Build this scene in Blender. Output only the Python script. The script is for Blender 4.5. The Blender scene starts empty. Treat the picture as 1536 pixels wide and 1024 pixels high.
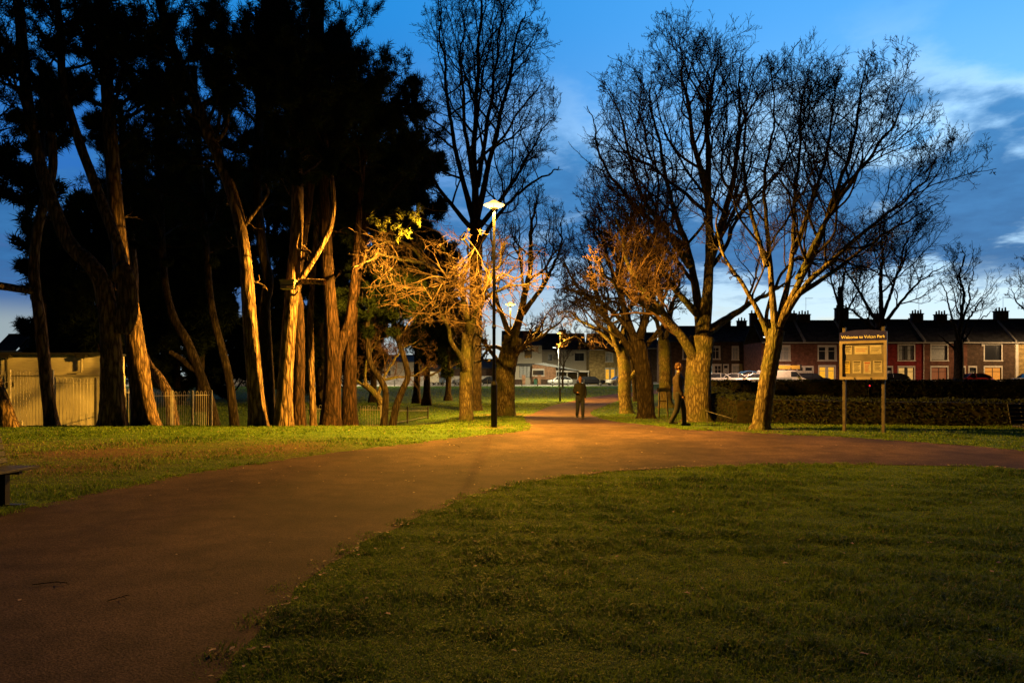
import bpy, math, random
import numpy as np
from mathutils import Vector, Matrix
from mathutils.geometry import delaunay_2d_cdt

rng = np.random.default_rng(7)
random.seed(7)
COL = bpy.context.scene.collection
F, HZ, CZ = 1100.0, 568.0, 1.6      # focal length, horizon row and eye height used when surveying the place
PI = math.pi

# ------------------------------------------------------------------ terrain
def sm(a, b, x):
    t = np.clip((x - a) / (b - a), 0, 1)
    return t * t * (3 - 2 * t)

_Y = np.arange(-80, 1200, 0.5)
def _prof(k):
    y = [a for a, b in k]; z = [b for a, b in k]
    v = np.interp(_Y, y, z)
    g = np.exp(-0.5 * (np.arange(-6, 7) / 2.4) ** 2); g /= g.sum()
    return np.convolve(np.pad(v, 6, mode='edge'), g, mode='valid')
ZR = _prof([(-80, 0), (10, 0), (14, .08), (17, .2), (20, .33), (24, .12), (28, 0), (31, -.08), (35, -.22), (40, -.38), (65, -.4), (90, .1), (119, .5), (1200, .5)])
ZL = _prof([(-80, 0), (9, 0), (12, .08), (15, .2), (18, .31), (20, .34), (21.2, .28), (23, -.1), (26, -.45), (32, -.5), (45, -.45), (65, -.4), (90, .1), (119, .5), (1200, .5)])

def terrain(x, y):
    x = np.asarray(x, float); y = np.asarray(y, float)
    zr = np.interp(y, _Y, ZR); zl = np.interp(y, _Y, ZL)
    w = sm(-2.0, -4.2, x)
    z = zr * (1 - w) + zl * w
    u = x / np.maximum(y, 5)
    z = z + sm(45, 80, y) * sm(.12, .26, u) * .75
    return z

def tz(x, y): return float(terrain(x, y))

def P(px, py, Y): return Vector(((px - 768) / F * Y, Y, CZ - (py - HZ) / F * Y))

def G(px, py):
    """ground point seen along a surveyed direction"""
    u = (px - 768) / F; s = (py - HZ) / F
    ys = np.arange(2.5, 140, .02)
    h = CZ - s * ys - terrain(u * ys, ys)
    i = np.argmax(h < 0)
    if h[i] >= 0: i = len(ys) - 1
    Y = ys[i]
    return (u * Y, Y)

# ------------------------------------------------------------------ noise in numpy
_nk = rng.normal(size=(24, 3)); _np = rng.uniform(0, 2 * PI, 24)
def nz(p, s=1.0, o=0):
    p = np.asarray(p) * s
    k = _nk[o % 12: o % 12 + 8]
    v = 0
    for i in range(8):
        v = v + np.sin(p @ k[i] * (1 + .35 * i) + _np[(i + o) % 24]) / (1 + .35 * i)
    return v / 3.2

# ------------------------------------------------------------------ mesh helpers
def link(o, parent=None):
    COL.objects.link(o)
    if parent is not None: o.parent = parent
    return o

def build(name, V, faces, m=None, parent=None, smooth=False, mats=None, midx=None, loc=None):
    """faces: list of (k,n) integer arrays"""
    V = np.asarray(V, np.float32).reshape(-1, 3)
    if loc is not None: V = V - np.asarray(loc, np.float32)
    me = bpy.data.meshes.new(name)
    me.vertices.add(len(V)); me.vertices.foreach_set('co', V.ravel())
    faces = [np.asarray(f, np.int32) for f in faces if len(f)]
    tot = np.concatenate([np.full(len(f), f.shape[1], np.int32) for f in faces])
    idx = np.concatenate([f.ravel() for f in faces])
    me.loops.add(len(idx)); me.loops.foreach_set('vertex_index', idx)
    me.polygons.add(len(tot))
    st = np.concatenate([[0], np.cumsum(tot)[:-1]]).astype(np.int32)
    me.polygons.foreach_set('loop_start', st); me.polygons.foreach_set('loop_total', tot)
    for mm in (mats or ([m] if m else [])): me.materials.append(mm)
    if midx is not None: me.polygons.foreach_set('material_index', np.asarray(midx, np.int32))
    if smooth: me.polygons.foreach_set('use_smooth', np.ones(len(tot), bool))
    me.update(calc_edges=True)
    o = bpy.data.objects.new(name, me)
    link(o, parent)
    if loc is not None and parent is None: o.location = loc
    return o

class MB:
    def __init__(s): s.v = []; s.f = []
    def add(s, vs, fs):
        n = len(s.v); s.v += [tuple(v) for v in vs]; s.f += [tuple(i + n for i in f) for f in fs]
    def box(s, c, d, rz=0, rx=0, ry=0):
        R = Matrix.Rotation(rz, 3, 'Z') @ Matrix.Rotation(ry, 3, 'Y') @ Matrix.Rotation(rx, 3, 'X')
        vs = []
        for z in (-1, 1):
            for x, y in ((-1, -1), (1, -1), (1, 1), (-1, 1)):
                vs.append(Vector(c) + R @ Vector((x * d[0] / 2, y * d[1] / 2, z * d[2] / 2)))
        s.add(vs, [(3, 2, 1, 0), (4, 5, 6, 7), (0, 1, 5, 4), (1, 2, 6, 5), (2, 3, 7, 6), (3, 0, 4, 7)])
        return s
    def bx(s, x0, x1, y0, y1, z0, z1): return s.box(((x0 + x1) / 2, (y0 + y1) / 2, (z0 + z1) / 2), (abs(x1 - x0), abs(y1 - y0), abs(z1 - z0)))
    def lathe(s, prof, c=(0, 0, 0), n=20, axis='Z'):
        vs = []
        for r, z in prof:
            for i in range(n):
                a = 2 * PI * i / n
                p = (r * math.cos(a), r * math.sin(a), z)
                if axis == 'X': p = (z, p[0], p[1])
                if axis == 'Y': p = (p[0], z, p[1])
                vs.append(Vector(c) + Vector(p))
        fs = []
        for j in range(len(prof) - 1):
            for i in range(n):
                a, b = j * n + i, j * n + (i + 1) % n
                fs.append((a, b, b + n, a + n))
        fs.append(tuple(reversed(range(n)))); fs.append(tuple((len(prof) - 1) * n + i for i in range(n)))
        s.add(vs, fs); return s
    def rod(s, a, b, r, n=8, r2=None):
        a, b = Vector(a), Vector(b); d = (b - a).normalized()
        q = d.to_track_quat('Z', 'Y').to_matrix(); r2 = r if r2 is None else r2
        vs = [a + q @ Vector((r * math.cos(2 * PI * i / n), r * math.sin(2 * PI * i / n), 0)) for i in range(n)]
        vs += [b + q @ Vector((r2 * math.cos(2 * PI * i / n), r2 * math.sin(2 * PI * i / n), 0)) for i in range(n)]
        s.add(vs, [(i, (i + 1) % n, (i + 1) % n + n, i + n) for i in range(n)] + [tuple(reversed(range(n))), tuple(range(n, 2 * n))])
        return s
    def prism(s, prof, y0, y1, plane='XZ'):
        n = len(prof); vs = []
        for y in (y0, y1):
            for a, b in prof:
                vs.append((a, y, b) if plane == 'XZ' else ((y, a, b) if plane == 'YZ' else (a, b, y)))
        s.add(vs, [tuple(range(n)), tuple(reversed(range(n, 2 * n)))] + [(i, i + n, (i + 1) % n + n, (i + 1) % n) for i in range(n)])
        return s
    def build(s, name, m, parent=None, smooth=False, bevel=0):
        me = bpy.data.meshes.new(name); me.from_pydata(s.v, [], s.f); me.validate(); me.update()
        if m: me.materials.append(m)
        if smooth:
            for p in me.polygons: p.use_smooth = True
        o = bpy.data.objects.new(name, me); link(o, parent)
        if bevel:
            b = o.modifiers.new('bevel', 'BEVEL'); b.width = bevel; b.segments = 2; b.limit_method = 'ANGLE'
        return o

def empty(name, loc, label=None, cat=None, group=None, rz=0):
    o = bpy.data.objects.new(name, None); COL.objects.link(o); o.location = loc; o.rotation_euler = (0, 0, rz)
    o.empty_display_size = .2
    return tag(o, label, cat, group)

def tag(o, label=None, cat=None, group=None, kind=None):
    if label: o['label'] = label
    if cat: o['category'] = cat
    if group: o['group'] = group
    if kind: o['kind'] = kind
    return o

def copy_tree(o, parent=None):
    c = o.copy(); COL.objects.link(c); c.parent = parent
    for ch in list(o.children): copy_tree(ch, c)
    return c

# ------------------------------------------------------------------ materials
def mat(name, col, rough=.8, col2=None, scale=5, detail=6, bump=0, bscale=None, stretch=(1, 1, 1), spec=.3, metal=0, lo=.35, hi=.65, emit=None, es=0, world=False):
    m = bpy.data.materials.new(name); m.use_nodes = True
    nt = m.node_tree; N = nt.nodes; L = nt.links
    b = N['Principled BSDF']
    b.inputs['Roughness'].default_value = rough; b.inputs['Metallic'].default_value = metal
    b.inputs['Specular IOR Level'].default_value = spec
    b.inputs['Base Color'].default_value = (*col, 1)
    if col2 is not None or bump:
        if world:
            tc = N.new('ShaderNodeNewGeometry'); out = tc.outputs['Position']
        else:
            tc = N.new('ShaderNodeTexCoord'); out = tc.outputs['Object']
        mp = N.new('ShaderNodeMapping'); mp.inputs['Scale'].default_value = stretch
        L.new(out, mp.inputs['Vector'])
    if col2 is not None:
        t = N.new('ShaderNodeTexNoise'); t.inputs['Scale'].default_value = scale; t.inputs['Detail'].default_value = detail
        r = N.new('ShaderNodeValToRGB'); r.color_ramp.elements[0].position = lo; r.color_ramp.elements[1].position = hi
        r.color_ramp.elements[0].color = (*col, 1); r.color_ramp.elements[1].color = (*col2, 1)
        L.new(mp.outputs[0], t.inputs['Vector']); L.new(t.outputs['Fac'], r.inputs[0]); L.new(r.outputs[0], b.inputs['Base Color'])
    if bump:
        t2 = N.new('ShaderNodeTexNoise'); t2.inputs['Scale'].default_value = bscale or scale * 2; t2.inputs['Detail'].default_value = 8
        bp = N.new('ShaderNodeBump'); bp.inputs['Strength'].default_value = 1; bp.inputs['Distance'].default_value = bump
        L.new(mp.outputs[0], t2.inputs['Vector']); L.new(t2.outputs['Fac'], bp.inputs['Height']); L.new(bp.outputs[0], b.inputs['Normal'])
    if emit is not None:
        b.inputs['Emission Color'].default_value = (*emit, 1); b.inputs['Emission Strength'].default_value = es
    return m

M = {}
def barkmat(name, deep, mid, ridge, sx=9, sz=1.6, dist=.05, moss=None):
    m = bpy.data.materials.new(name); m.use_nodes = True; N = m.node_tree.nodes; L = m.node_tree.links
    b = N['Principled BSDF']; b.inputs['Roughness'].default_value = .92; b.inputs['Specular IOR Level'].default_value = .12
    tc = N.new('ShaderNodeTexCoord'); mp = N.new('ShaderNodeMapping'); mp.inputs['Scale'].default_value = (sx, sx, sz); L.new(tc.outputs['Object'], mp.inputs[0])
    nw = N.new('ShaderNodeTexNoise'); nw.inputs['Scale'].default_value = 1.4; nw.inputs['Detail'].default_value = 6; L.new(mp.outputs[0], nw.inputs['Vector'])
    ad = N.new('ShaderNodeVectorMath'); ad.operation = 'MULTIPLY_ADD'; ad.inputs[1].default_value = (1.1, 1.1, 1.1); L.new(nw.outputs['Color'], ad.inputs[0]); L.new(mp.outputs[0], ad.inputs[2])
    v = N.new('ShaderNodeTexVoronoi'); v.feature = 'DISTANCE_TO_EDGE'; v.inputs['Scale'].default_value = 1; L.new(ad.outputs[0], v.inputs['Vector'])
    n2 = N.new('ShaderNodeTexNoise'); n2.inputs['Scale'].default_value = 3.5; n2.inputs['Detail'].default_value = 8; L.new(mp.outputs[0], n2.inputs['Vector'])
    ms = N.new('ShaderNodeMapRange'); ms.inputs[1].default_value = 0; ms.inputs[2].default_value = .33; L.new(v.outputs['Distance'], ms.inputs[0])
    mu = N.new('ShaderNodeMath'); mu.operation = 'MULTIPLY_ADD'; mu.inputs[1].default_value = .6; L.new(ms.outputs[0], mu.inputs[0])
    m3 = N.new('ShaderNodeMath'); m3.operation = 'MULTIPLY'; m3.inputs[1].default_value = .55; L.new(n2.outputs['Fac'], m3.inputs[0]); L.new(m3.outputs[0], mu.inputs[2])
    r = N.new('ShaderNodeValToRGB'); e = r.color_ramp.elements; e[0].position = .22; e[0].color = (*deep, 1); e[1].position = .9; e[1].color = (*ridge, 1); q = e.new(.5); q.color = (*mid, 1)
    L.new(mu.outputs[0], r.inputs[0]); out = r.outputs[0]
    if moss:
        n3 = N.new('ShaderNodeTexNoise'); n3.inputs['Scale'].default_value = 1.3; n3.inputs['Detail'].default_value = 8; L.new(tc.outputs['Object'], n3.inputs['Vector'])
        m4 = N.new('ShaderNodeMapRange'); m4.inputs[1].default_value = .45; m4.inputs[2].default_value = .62; m4.inputs[4].default_value = .7; L.new(n3.outputs['Fac'], m4.inputs[0])
        mx = N.new('ShaderNodeMix'); mx.data_type = 'RGBA'; L.new(m4.outputs[0], mx.inputs[0]); L.new(out, mx.inputs[6]); mx.inputs[7].default_value = (*moss, 1); out = mx.outputs[2]
    L.new(out, b.inputs['Base Color'])
    bp = N.new('ShaderNodeBump'); bp.inputs['Distance'].default_value = dist; L.new(mu.outputs[0], bp.inputs['Height']); L.new(bp.outputs[0], b.inputs['Normal'])
    return m
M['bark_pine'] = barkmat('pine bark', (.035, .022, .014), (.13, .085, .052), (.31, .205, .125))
M['bark_shaded'] = barkmat('shaded red bark', (.008, .005, .004), (.032, .018, .012), (.065, .036, .024))  # branch shadow on these trunks is painted in as darker bark
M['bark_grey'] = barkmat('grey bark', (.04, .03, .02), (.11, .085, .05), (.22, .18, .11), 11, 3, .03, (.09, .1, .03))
M['bark_dark'] = barkmat('dark bark', (.008, .006, .005), (.022, .016, .012), (.05, .038, .028), 10, 2, .03)  # dark tone carries the shade of unlit trunks in the bark colour
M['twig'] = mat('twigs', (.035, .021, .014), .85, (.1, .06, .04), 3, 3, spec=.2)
M['twig_lit'] = mat('lit twigs', (.05, .033, .021), .85, (.15, .1, .062), 3, 3, spec=.15)  # lighter copy of the twigs, lamp light put into the colour
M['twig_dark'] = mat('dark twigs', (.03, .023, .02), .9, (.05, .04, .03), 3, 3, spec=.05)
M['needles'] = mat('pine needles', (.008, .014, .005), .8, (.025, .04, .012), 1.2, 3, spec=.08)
M['needles_lit'] = mat('lit pine needles', (.05, .07, .012), .6, (.16, .17, .03), 3, 3, spec=.2)  # lamp light on the pine sprig painted in as brighter foliage
M['pole'] = mat('black pole paint', (.009, .009, .009), .5, (.018, .016, .015), 6, 5, .002, 60, spec=.25)
M['galv'] = mat('galvanised steel', (.3, .31, .32), .5, (.42, .42, .42), 12, 5, spec=.5, metal=.6)
M['brick'] = None
M['white'] = mat('white paint', (.42, .39, .36), .6, (.52, .49, .45), 4, 5, .003, 30)
M['white_dirty'] = mat('weathered white paint', (.6, .56, .5), .8, (.76, .72, .66), 1.3, 8, .004, 20, lo=.3, hi=.6)
M['slate'] = mat('slate roof', (.03, .03, .035), .85, (.065, .065, .072), 2, 8, .02, 8, spec=.15)
M['dark'] = mat('dark paint', (.02, .02, .022), .5, (.03, .03, .03), 5, 3)
M['glass'] = mat('dark window glass', (.02, .022, .028), .08, spec=.6)
M['glass_blue'] = mat('net curtained glass', (.18, .2, .22), .4, (.36, .36, .36), 6, 4, stretch=(4, 1, .4))
M['rubber'] = mat('tyre rubber', (.02, .02, .02), .85, (.035, .035, .035), 20, 4)
M['render_wall'] = mat('pebble dash', (.34, .31, .25), .95, (.44, .4, .33), 8, 8, .02, 60)
M['concrete'] = mat('concrete', (.24, .23, .22), .95, (.36, .35, .33), 2, 8, .01, 20)
M['wood_dark'] = mat('dark bench timber', (.012, .012, .018), .6, (.028, .027, .034), 6, 6, .004, 20, (1, 8, 8), spec=.25)
M['wood_pale'] = mat('pale timber', (.34, .27, .18), .8, (.5, .42, .3), 5, 6, .004, 20, (1, 6, 6))
M['lit'] = mat('lit curtain', (.5, .4, .2), .9, (.5, .4, .2), 3, 2, emit=(1, .5, .1), es=1)

def litmat(name, c, s, sc=6):
    m = bpy.data.materials.new(name); m.use_nodes = True; N = m.node_tree.nodes; L = m.node_tree.links
    b = N['Principled BSDF']; b.inputs['Base Color'].default_value = (.06, .05, .03, 1); b.inputs['Roughness'].default_value = .9
    tc = N.new('ShaderNodeTexCoord'); mp = N.new('ShaderNodeMapping'); mp.inputs['Scale'].default_value = (3.5, 1, .35)
    t = N.new('ShaderNodeTexNoise'); t.inputs['Scale'].default_value = sc; t.inputs['Detail'].default_value = 4
    r = N.new('ShaderNodeValToRGB'); e = r.color_ramp.elements
    e[0].position = .3; e[0].color = tuple(v * .55 for v in c) + (1,); e[1].position = .65; e[1].color = (*c, 1)
    L.new(tc.outputs['Object'], mp.inputs[0]); L.new(mp.outputs[0], t.inputs['Vector']); L.new(t.outputs['Fac'], r.inputs[0])
    L.new(r.outputs[0], b.inputs['Emission Color']); b.inputs['Emission Strength'].default_value = s
    return m
M['lit_yellow'] = litmat('curtain lit yellow', (1, .44, .02), 1.15)
M['lit_orange'] = litmat('curtain lit orange', (1, .32, .03), .9)
M['lit_cream'] = litmat('curtain lit cream', (.95, .5, .12), .85)
M['lit_dim'] = litmat('curtain dimly lit', (.42, .1, .03), .55)
M['lit_white'] = litmat('hall window lit pale', (.55, .6, .45), .7)

def brickmat(name, c1, c2, mortar, sc=1, wc=.225, hc=.075, ax='XZ'):
    m = bpy.data.materials.new(name); m.use_nodes = True; N = m.node_tree.nodes; L = m.node_tree.links
    b = N['Principled BSDF']; b.inputs['Roughness'].default_value = .92; b.inputs['Specular IOR Level'].default_value = .2
    tc = N.new('ShaderNodeTexCoord'); sx = N.new('ShaderNodeSeparateXYZ'); cx = N.new('ShaderNodeCombineXYZ')
    L.new(tc.outputs['Object'], sx.inputs[0])
    ad = N.new('ShaderNodeMath'); ad.operation = 'ADD'; L.new(sx.outputs[0], ad.inputs[0]); L.new(sx.outputs[1], ad.inputs[1])
    L.new(ad.outputs[0], cx.inputs[0]); L.new(sx.outputs[2], cx.inputs[1])
    t = N.new('ShaderNodeTexBrick'); t.inputs['Scale'].default_value = 1; t.inputs['Brick Width'].default_value = wc; t.inputs['Row Height'].default_value = hc
    t.inputs['Mortar Size'].default_value = .009; t.inputs['Color1'].default_value = (*c1, 1); t.inputs['Color2'].default_value = (*c2, 1); t.inputs['Mortar'].default_value = (*mortar, 1)
    L.new(cx.outputs[0], t.inputs['Vector'])
    n = N.new('ShaderNodeTexNoise'); n.inputs['Scale'].default_value = 2.2; n.inputs['Detail'].default_value = 8
    L.new(tc.outputs['Object'], n.inputs['Vector'])
    mr = N.new('ShaderNodeMapRange'); mr.inputs[1].default_value = .3; mr.inputs[2].default_value = .7; mr.inputs[3].default_value = .55; mr.inputs[4].default_value = 1.3
    L.new(n.outputs['Fac'], mr.inputs[0])
    mx = N.new('ShaderNodeVectorMath'); mx.operation = 'SCALE'; L.new(t.outputs['Color'], mx.inputs[0]); L.new(mr.outputs[0], mx.inputs['Scale'])
    L.new(mx.outputs[0], b.inputs['Base Color'])
    return m
M['brick'] = brickmat('brown brick', (.10, .034, .02), (.15, .055, .034), (.11, .07, .055))
M['brick_redlit'] = brickmat('brick tinted by red light', (.17, .014, .016), (.22, .022, .022), (.11, .015, .016))  # red light falling on the wall is put into the brick colour
M['brick_dark'] = brickmat('sooty brick', (.05, .03, .02), (.09, .052, .034), (.06, .05, .04))
M['brick_orange'] = brickmat('orange brick', (.26, .115, .05), (.36, .17, .08), (.3, .25, .2))
M['stone'] = brickmat('yellow-lit stone', (.24, .17, .07), (.34, .25, .1), (.14, .1, .05), wc=.4, hc=.18)  # yellow light on the end house is put into the stone colour

def ground_mat():
    m = bpy.data.materials.new('lawn soil and moss'); m.use_nodes = True; N = m.node_tree.nodes; L = m.node_tree.links
    b = N['Principled BSDF']; b.inputs['Roughness'].default_value = .95; b.inputs['Specular IOR Level'].default_value = .1
    g = N.new('ShaderNodeNewGeometry')
    def noise(s, d=8, st=(1, 1, 1)):
        mp = N.new('ShaderNodeMapping'); mp.inputs['Scale'].default_value = st; L.new(g.outputs['Position'], mp.inputs[0])
        t = N.new('ShaderNodeTexNoise'); t.inputs['Scale'].default_value = s; t.inputs['Detail'].default_value = d; L.new(mp.outputs[0], t.inputs['Vector']); return t
    n1 = noise(.35); n2 = noise(9); n3 = noise(40, 4)
    r = N.new('ShaderNodeValToRGB'); e = r.color_ramp.elements
    e[0].position = .3; e[0].color = (.025, .055, .008, 1); e[1].position = .7; e[1].color = (.055, .11, .014, 1)
    ad = N.new('ShaderNodeMath'); ad.operation = 'MULTIPLY_ADD'; ad.inputs[1].default_value = .5
    L.new(n1.outputs['Fac'], ad.inputs[0]); ml = N.new('ShaderNodeMath'); ml.operation = 'MULTIPLY'; ml.inputs[1].default_value = .5
    L.new(n2.outputs['Fac'], ml.inputs[0]); L.new(ml.outputs[0], ad.inputs[2]); L.new(ad.outputs[0], r.inputs[0])
    # bare soil where the mesh attribute says the turf is worn
    at = N.new('ShaderNodeAttribute'); at.attribute_name = 'worn'
    mix = N.new('ShaderNodeMix'); mix.data_type = 'RGBA'
    r2 = N.new('ShaderNodeValToRGB'); e = r2.color_ramp.elements; e[0].position = .35; e[0].color = (.035, .022, .012, 1); e[1].position = .68; e[1].color = (.14, .085, .04, 1)
    L.new(n3.outputs['Fac'], r2.inputs[0])
    L.new(at.outputs['Fac'], mix.inputs[0]); L.new(r.outputs[0], mix.inputs[6]); L.new(r2.outputs[0], mix.inputs[7])
    L.new(mix.outputs[2], b.inputs['Base Color'])
    bp = N.new('ShaderNodeBump'); bp.inputs['Distance'].default_value = .05; L.new(n2.outputs['Fac'], bp.inputs['Height']); L.new(bp.outputs[0], b.inputs['Normal'])
    return m
M['ground'] = ground_mat()

def path_mat():
    m = bpy.data.materials.new('weathered red tarmac'); m.use_nodes = True; N = m.node_tree.nodes; L = m.node_tree.links
    b = N['Principled BSDF']; b.inputs['Roughness'].default_value = .9; b.inputs['Specular IOR Level'].default_value = .12
    g = N.new('ShaderNodeNewGeometry')
    def noise(s, d=6, st=(1, 1, 1)):
        mp = N.new('ShaderNodeMapping'); mp.inputs['Scale'].default_value = st; L.new(g.outputs['Position'], mp.inputs[0])
        t = N.new('ShaderNodeTexNoise'); t.inputs['Scale'].default_value = s; t.inputs['Detail'].default_value = d; L.new(mp.outputs[0], t.inputs['Vector']); return t
    n1 = noise(.5, 6); n2 = noise(70, 3); v = N.new('ShaderNodeTexVoronoi'); v.inputs['Scale'].default_value = 95; L.new(g.outputs['Position'], v.inputs['Vector'])
    r = N.new('ShaderNodeValToRGB'); e = r.color_ramp.elements; e[0].position = .32; e[0].color = (.034, .0205, .0155, 1); e[1].position = .66; e[1].color = (.085, .051, .036, 1)
    L.new(n1.outputs['Fac'], r.inputs[0])
    # aggregate: each chip its own tone
    sp = N.new('ShaderNodeSeparateColor'); L.new(v.outputs['Color'], sp.inputs[0])
    mr = N.new('ShaderNodeMapRange'); mr.inputs[3].default_value = .45; mr.inputs[4].default_value = 1.55; L.new(sp.outputs[0], mr.inputs[0])
    sc = N.new('ShaderNodeVectorMath'); sc.operation = 'SCALE'; L.new(r.outputs[0], sc.inputs[0]); L.new(mr.outputs[0], sc.inputs['Scale'])
    # long cracks and a repair seam
    n4 = noise(.33, 3); mw = N.new('ShaderNodeMath'); mw.operation = 'SUBTRACT'; mw.inputs[1].default_value = .5; L.new(n4.outputs['Fac'], mw.inputs[0])
    ab = N.new('ShaderNodeMath'); ab.operation = 'ABSOLUTE'; L.new(mw.outputs[0], ab.inputs[0])
    ct = N.new('ShaderNodeMapRange'); ct.inputs[1].default_value = 0; ct.inputs[2].default_value = .0016; ct.inputs[3].default_value = .6; ct.inputs[4].default_value = 1; L.new(ab.outputs[0], ct.inputs[0])
    s2 = N.new('ShaderNodeVectorMath'); s2.operation = 'SCALE'; L.new(sc.outputs[0], s2.inputs[0]); L.new(ct.outputs[0], s2.inputs['Scale'])
    n5 = noise(2.6, 8); st = N.new('ShaderNodeMapRange'); st.inputs[1].default_value = .36; st.inputs[2].default_value = .6; st.inputs[3].default_value = .68; st.inputs[4].default_value = 1.08; L.new(n5.outputs['Fac'], st.inputs[0])
    s3 = N.new('ShaderNodeVectorMath'); s3.operation = 'SCALE'; L.new(s2.outputs[0], s3.inputs[0]); L.new(st.outputs[0], s3.inputs['Scale'])
    L.new(s3.outputs[0], b.inputs['Base Color'])
    bp = N.new('ShaderNodeBump'); bp.inputs['Distance'].default_value = .006; L.new(n2.outputs['Fac'], bp.inputs['Height']); L.new(bp.outputs[0], b.inputs['Normal'])
    return m
M['path'] = path_mat()
M['asphalt'] = mat('road asphalt', (.045, .045, .045), .85, (.07, .068, .065), 3, 6, .005, 50, world=True)
M['pave'] = mat('pavement concrete', (.2, .19, .18), .9, (.3, .29, .27), 1.5, 6, .004, 30, world=True)

def grass_mat():
    m = bpy.data.materials.new('grass blades'); m.use_nodes = True; N = m.node_tree.nodes; L = m.node_tree.links
    b = N['Principled BSDF']; b.inputs['Roughness'].default_value = .6; b.inputs['Specular IOR Level'].default_value = .25
    tl = N.new('ShaderNodeBsdfTranslucent'); mxs = N.new('ShaderNodeMixShader'); mxs.inputs[0].default_value = .45; L.new(b.outputs[0], mxs.inputs[1]); L.new(tl.outputs[0], mxs.inputs[2]); L.new(mxs.outputs[0], N['Material Output'].inputs[0])
    at = N.new('ShaderNodeAttribute'); at.attribute_name = 'tone'
    r = N.new('ShaderNodeValToRGB'); cr = r.color_ramp; e = cr.elements
    e[0].position = 0; e[0].color = (.025, .06, .005, 1); e[1].position = .55; e[1].color = (.14, .235, .016, 1)
    x = cr.elements.new(.9); x.color = (.24, .31, .03, 1); x = cr.elements.new(1); x.color = (.24, .19, .09, 1)
    L.new(at.outputs['Fac'], r.inputs[0]); L.new(r.outputs[0], b.inputs['Base Color']); L.new(r.outputs[0], tl.inputs['Color'])
    return m
M['grass'] = grass_mat()

# ------------------------------------------------------------------ path outline (surveyed edge points)
LE = [(-60, 790), (0, 771), (60, 757), (180, 731), (300, 708), (440, 688), (560, 672), (640, 662), (700, 655), (760, 648.5), (786, 643), (783, 636), (778, 630), (782, 625), (811, 615), (833, 607), (866, 599.5), (893, 594.5), (930, 590), (975, 586)]
RE = [(1010, 588), (965, 593), (930, 600), (904, 610), (886, 619), (905, 627), (950, 635), (1010, 641.5), (1100, 647), (1180, 651.5), (1280, 656), (1400, 664.5), (1536, 676), (1650, 688)]
FE = [(330, 1024), (365, 978), (400, 935), (450, 882), (520, 830), (600, 788), (690, 752), (780, 727), (880, 711.5), (960, 705), (1060, 701), (1200, 698), (1340, 698), (1450, 700), (1536, 705.5), (1650, 716)]
def g2(l): return [G(a, b) for a, b in l]
le, re_, fe = g2(LE), g2(RE), g2(FE)
def densify(pts, step=.35):
    out = []
    for i in range(len(pts) - 1):
        p0 = np.array(pts[max(i - 1, 0)]); p1 = np.array(pts[i]); p2 = np.array(pts[i + 1]); p3 = np.array(pts[min(i + 2, len(pts) - 1)])
        n = max(1, int(np.linalg.norm(p2 - p1) / step))
        for k in range(n):
            t = k / n
            c = .5 * ((2 * p1) + (-p0 + p2) * t + (2 * p0 - 5 * p1 + 4 * p2 - p3) * t * t + (-p0 + 3 * p1 - 3 * p2 + p3) * t ** 3)
            out.append(c)
    out.append(np.array(pts[-1])); return out
def wobble(pts, a=.035):
    return [p + np.array([a * math.sin(p[0] * 5.1 + p[1] * 3.3) + a * .7 * math.sin(p[0] * 13 - p[1] * 9), a * math.cos(p[0] * 6.7 - p[1] * 4.1) + a * .6 * math.sin(p[1] * 15)]) for p in pts]
outer = wobble(densify([(-9.5, 6.2)] + le[1:]))
right = wobble(densify(re_))
front = wobble(densify(list(reversed(fe)) + [(-1.75, 3.3), (-2.1, 2.2), (-2.3, 0.5), (-2.4, -6)]))
POLY = np.array(outer + [np.array((24., 99.)), np.array((27., 99.))] + right + [np.array((22, 15.5)), np.array((22, 12.2))] + front + [np.array((-9.5, -6.))])

def inside(pts, poly=POLY):
    x, y = pts[:, 0], pts[:, 1]; c = np.zeros(len(x), bool); n = len(poly); j = n - 1
    for i in range(n):
        xi, yi = poly[i]; xj, yj = poly[j]
        if yi != yj:
            k = ((yi > y) != (yj > y)) & (x < (xj - xi) * (y - yi) / (yj - yi) + xi); c ^= k
        j = i
    return c

# ground sheet
def axis(segs):
    o = []
    for a, b, s in segs: o += list(np.arange(a, b, s))
    return np.array(o + [segs[-1][1]])
gx = axis([(-900, -200, 50), (-200, -60, 10), (-60, -24, 2), (-24, 24, .4), (24, 60, 2), (60, 200, 10), (200, 900, 50)])
gy = axis([(-120, -8, 8), (-8, 36, .4), (36, 60, 1.5), (60, 140, 4), (140, 300, 20), (300, 1200, 100)])
XX, YY = np.meshgrid(gx, gy)
ZZ = terrain(XX, YY)
def undul(x, y):
    p = np.stack([x, y, x * 0], -1)
    return .025 * nz(p, 1.3, 2) + .012 * nz(p, 3.7, 5)
ww = sm(60, 30, YY) * sm(60, 30, np.abs(XX))
ins = inside(np.stack([XX.ravel(), YY.ravel()], 1)).reshape(XX.shape)
ZZ = ZZ - .001 * ww
def worn_at(x, y):
    p = np.stack([x, y, x * 0], -1)
    w = np.exp(-((y - 14.6 - .05 * (x + 8)) / 1.5) ** 2) * sm(-1.5, -5, x) * 1.0
    w = w + .95 * np.exp(-(((x + 9) / 3) ** 2 + ((y - 12.0) / 1.6) ** 2))
    for tx, ty, r in WORN: w = w + 1.1 * np.exp(-(((x - tx) / r) ** 2 + ((y - ty) / (r * 1.2)) ** 2))
    return np.clip((w * .8 + .5 * nz(p, 1.9, 1) * w + .1 * nz(p, 6, 4) * w), 0, 1)
WORN = [(-1.7, 28.5, 1.3), (-.5, 19.9, .6), (6.6, 19.3, 1.0), (6.8, 27, 1.6), (5.7, 31.5, 1.5), (-.4, 40, 2), (-6, 22, 1.5)]
nyy, nxx = XX.shape
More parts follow.
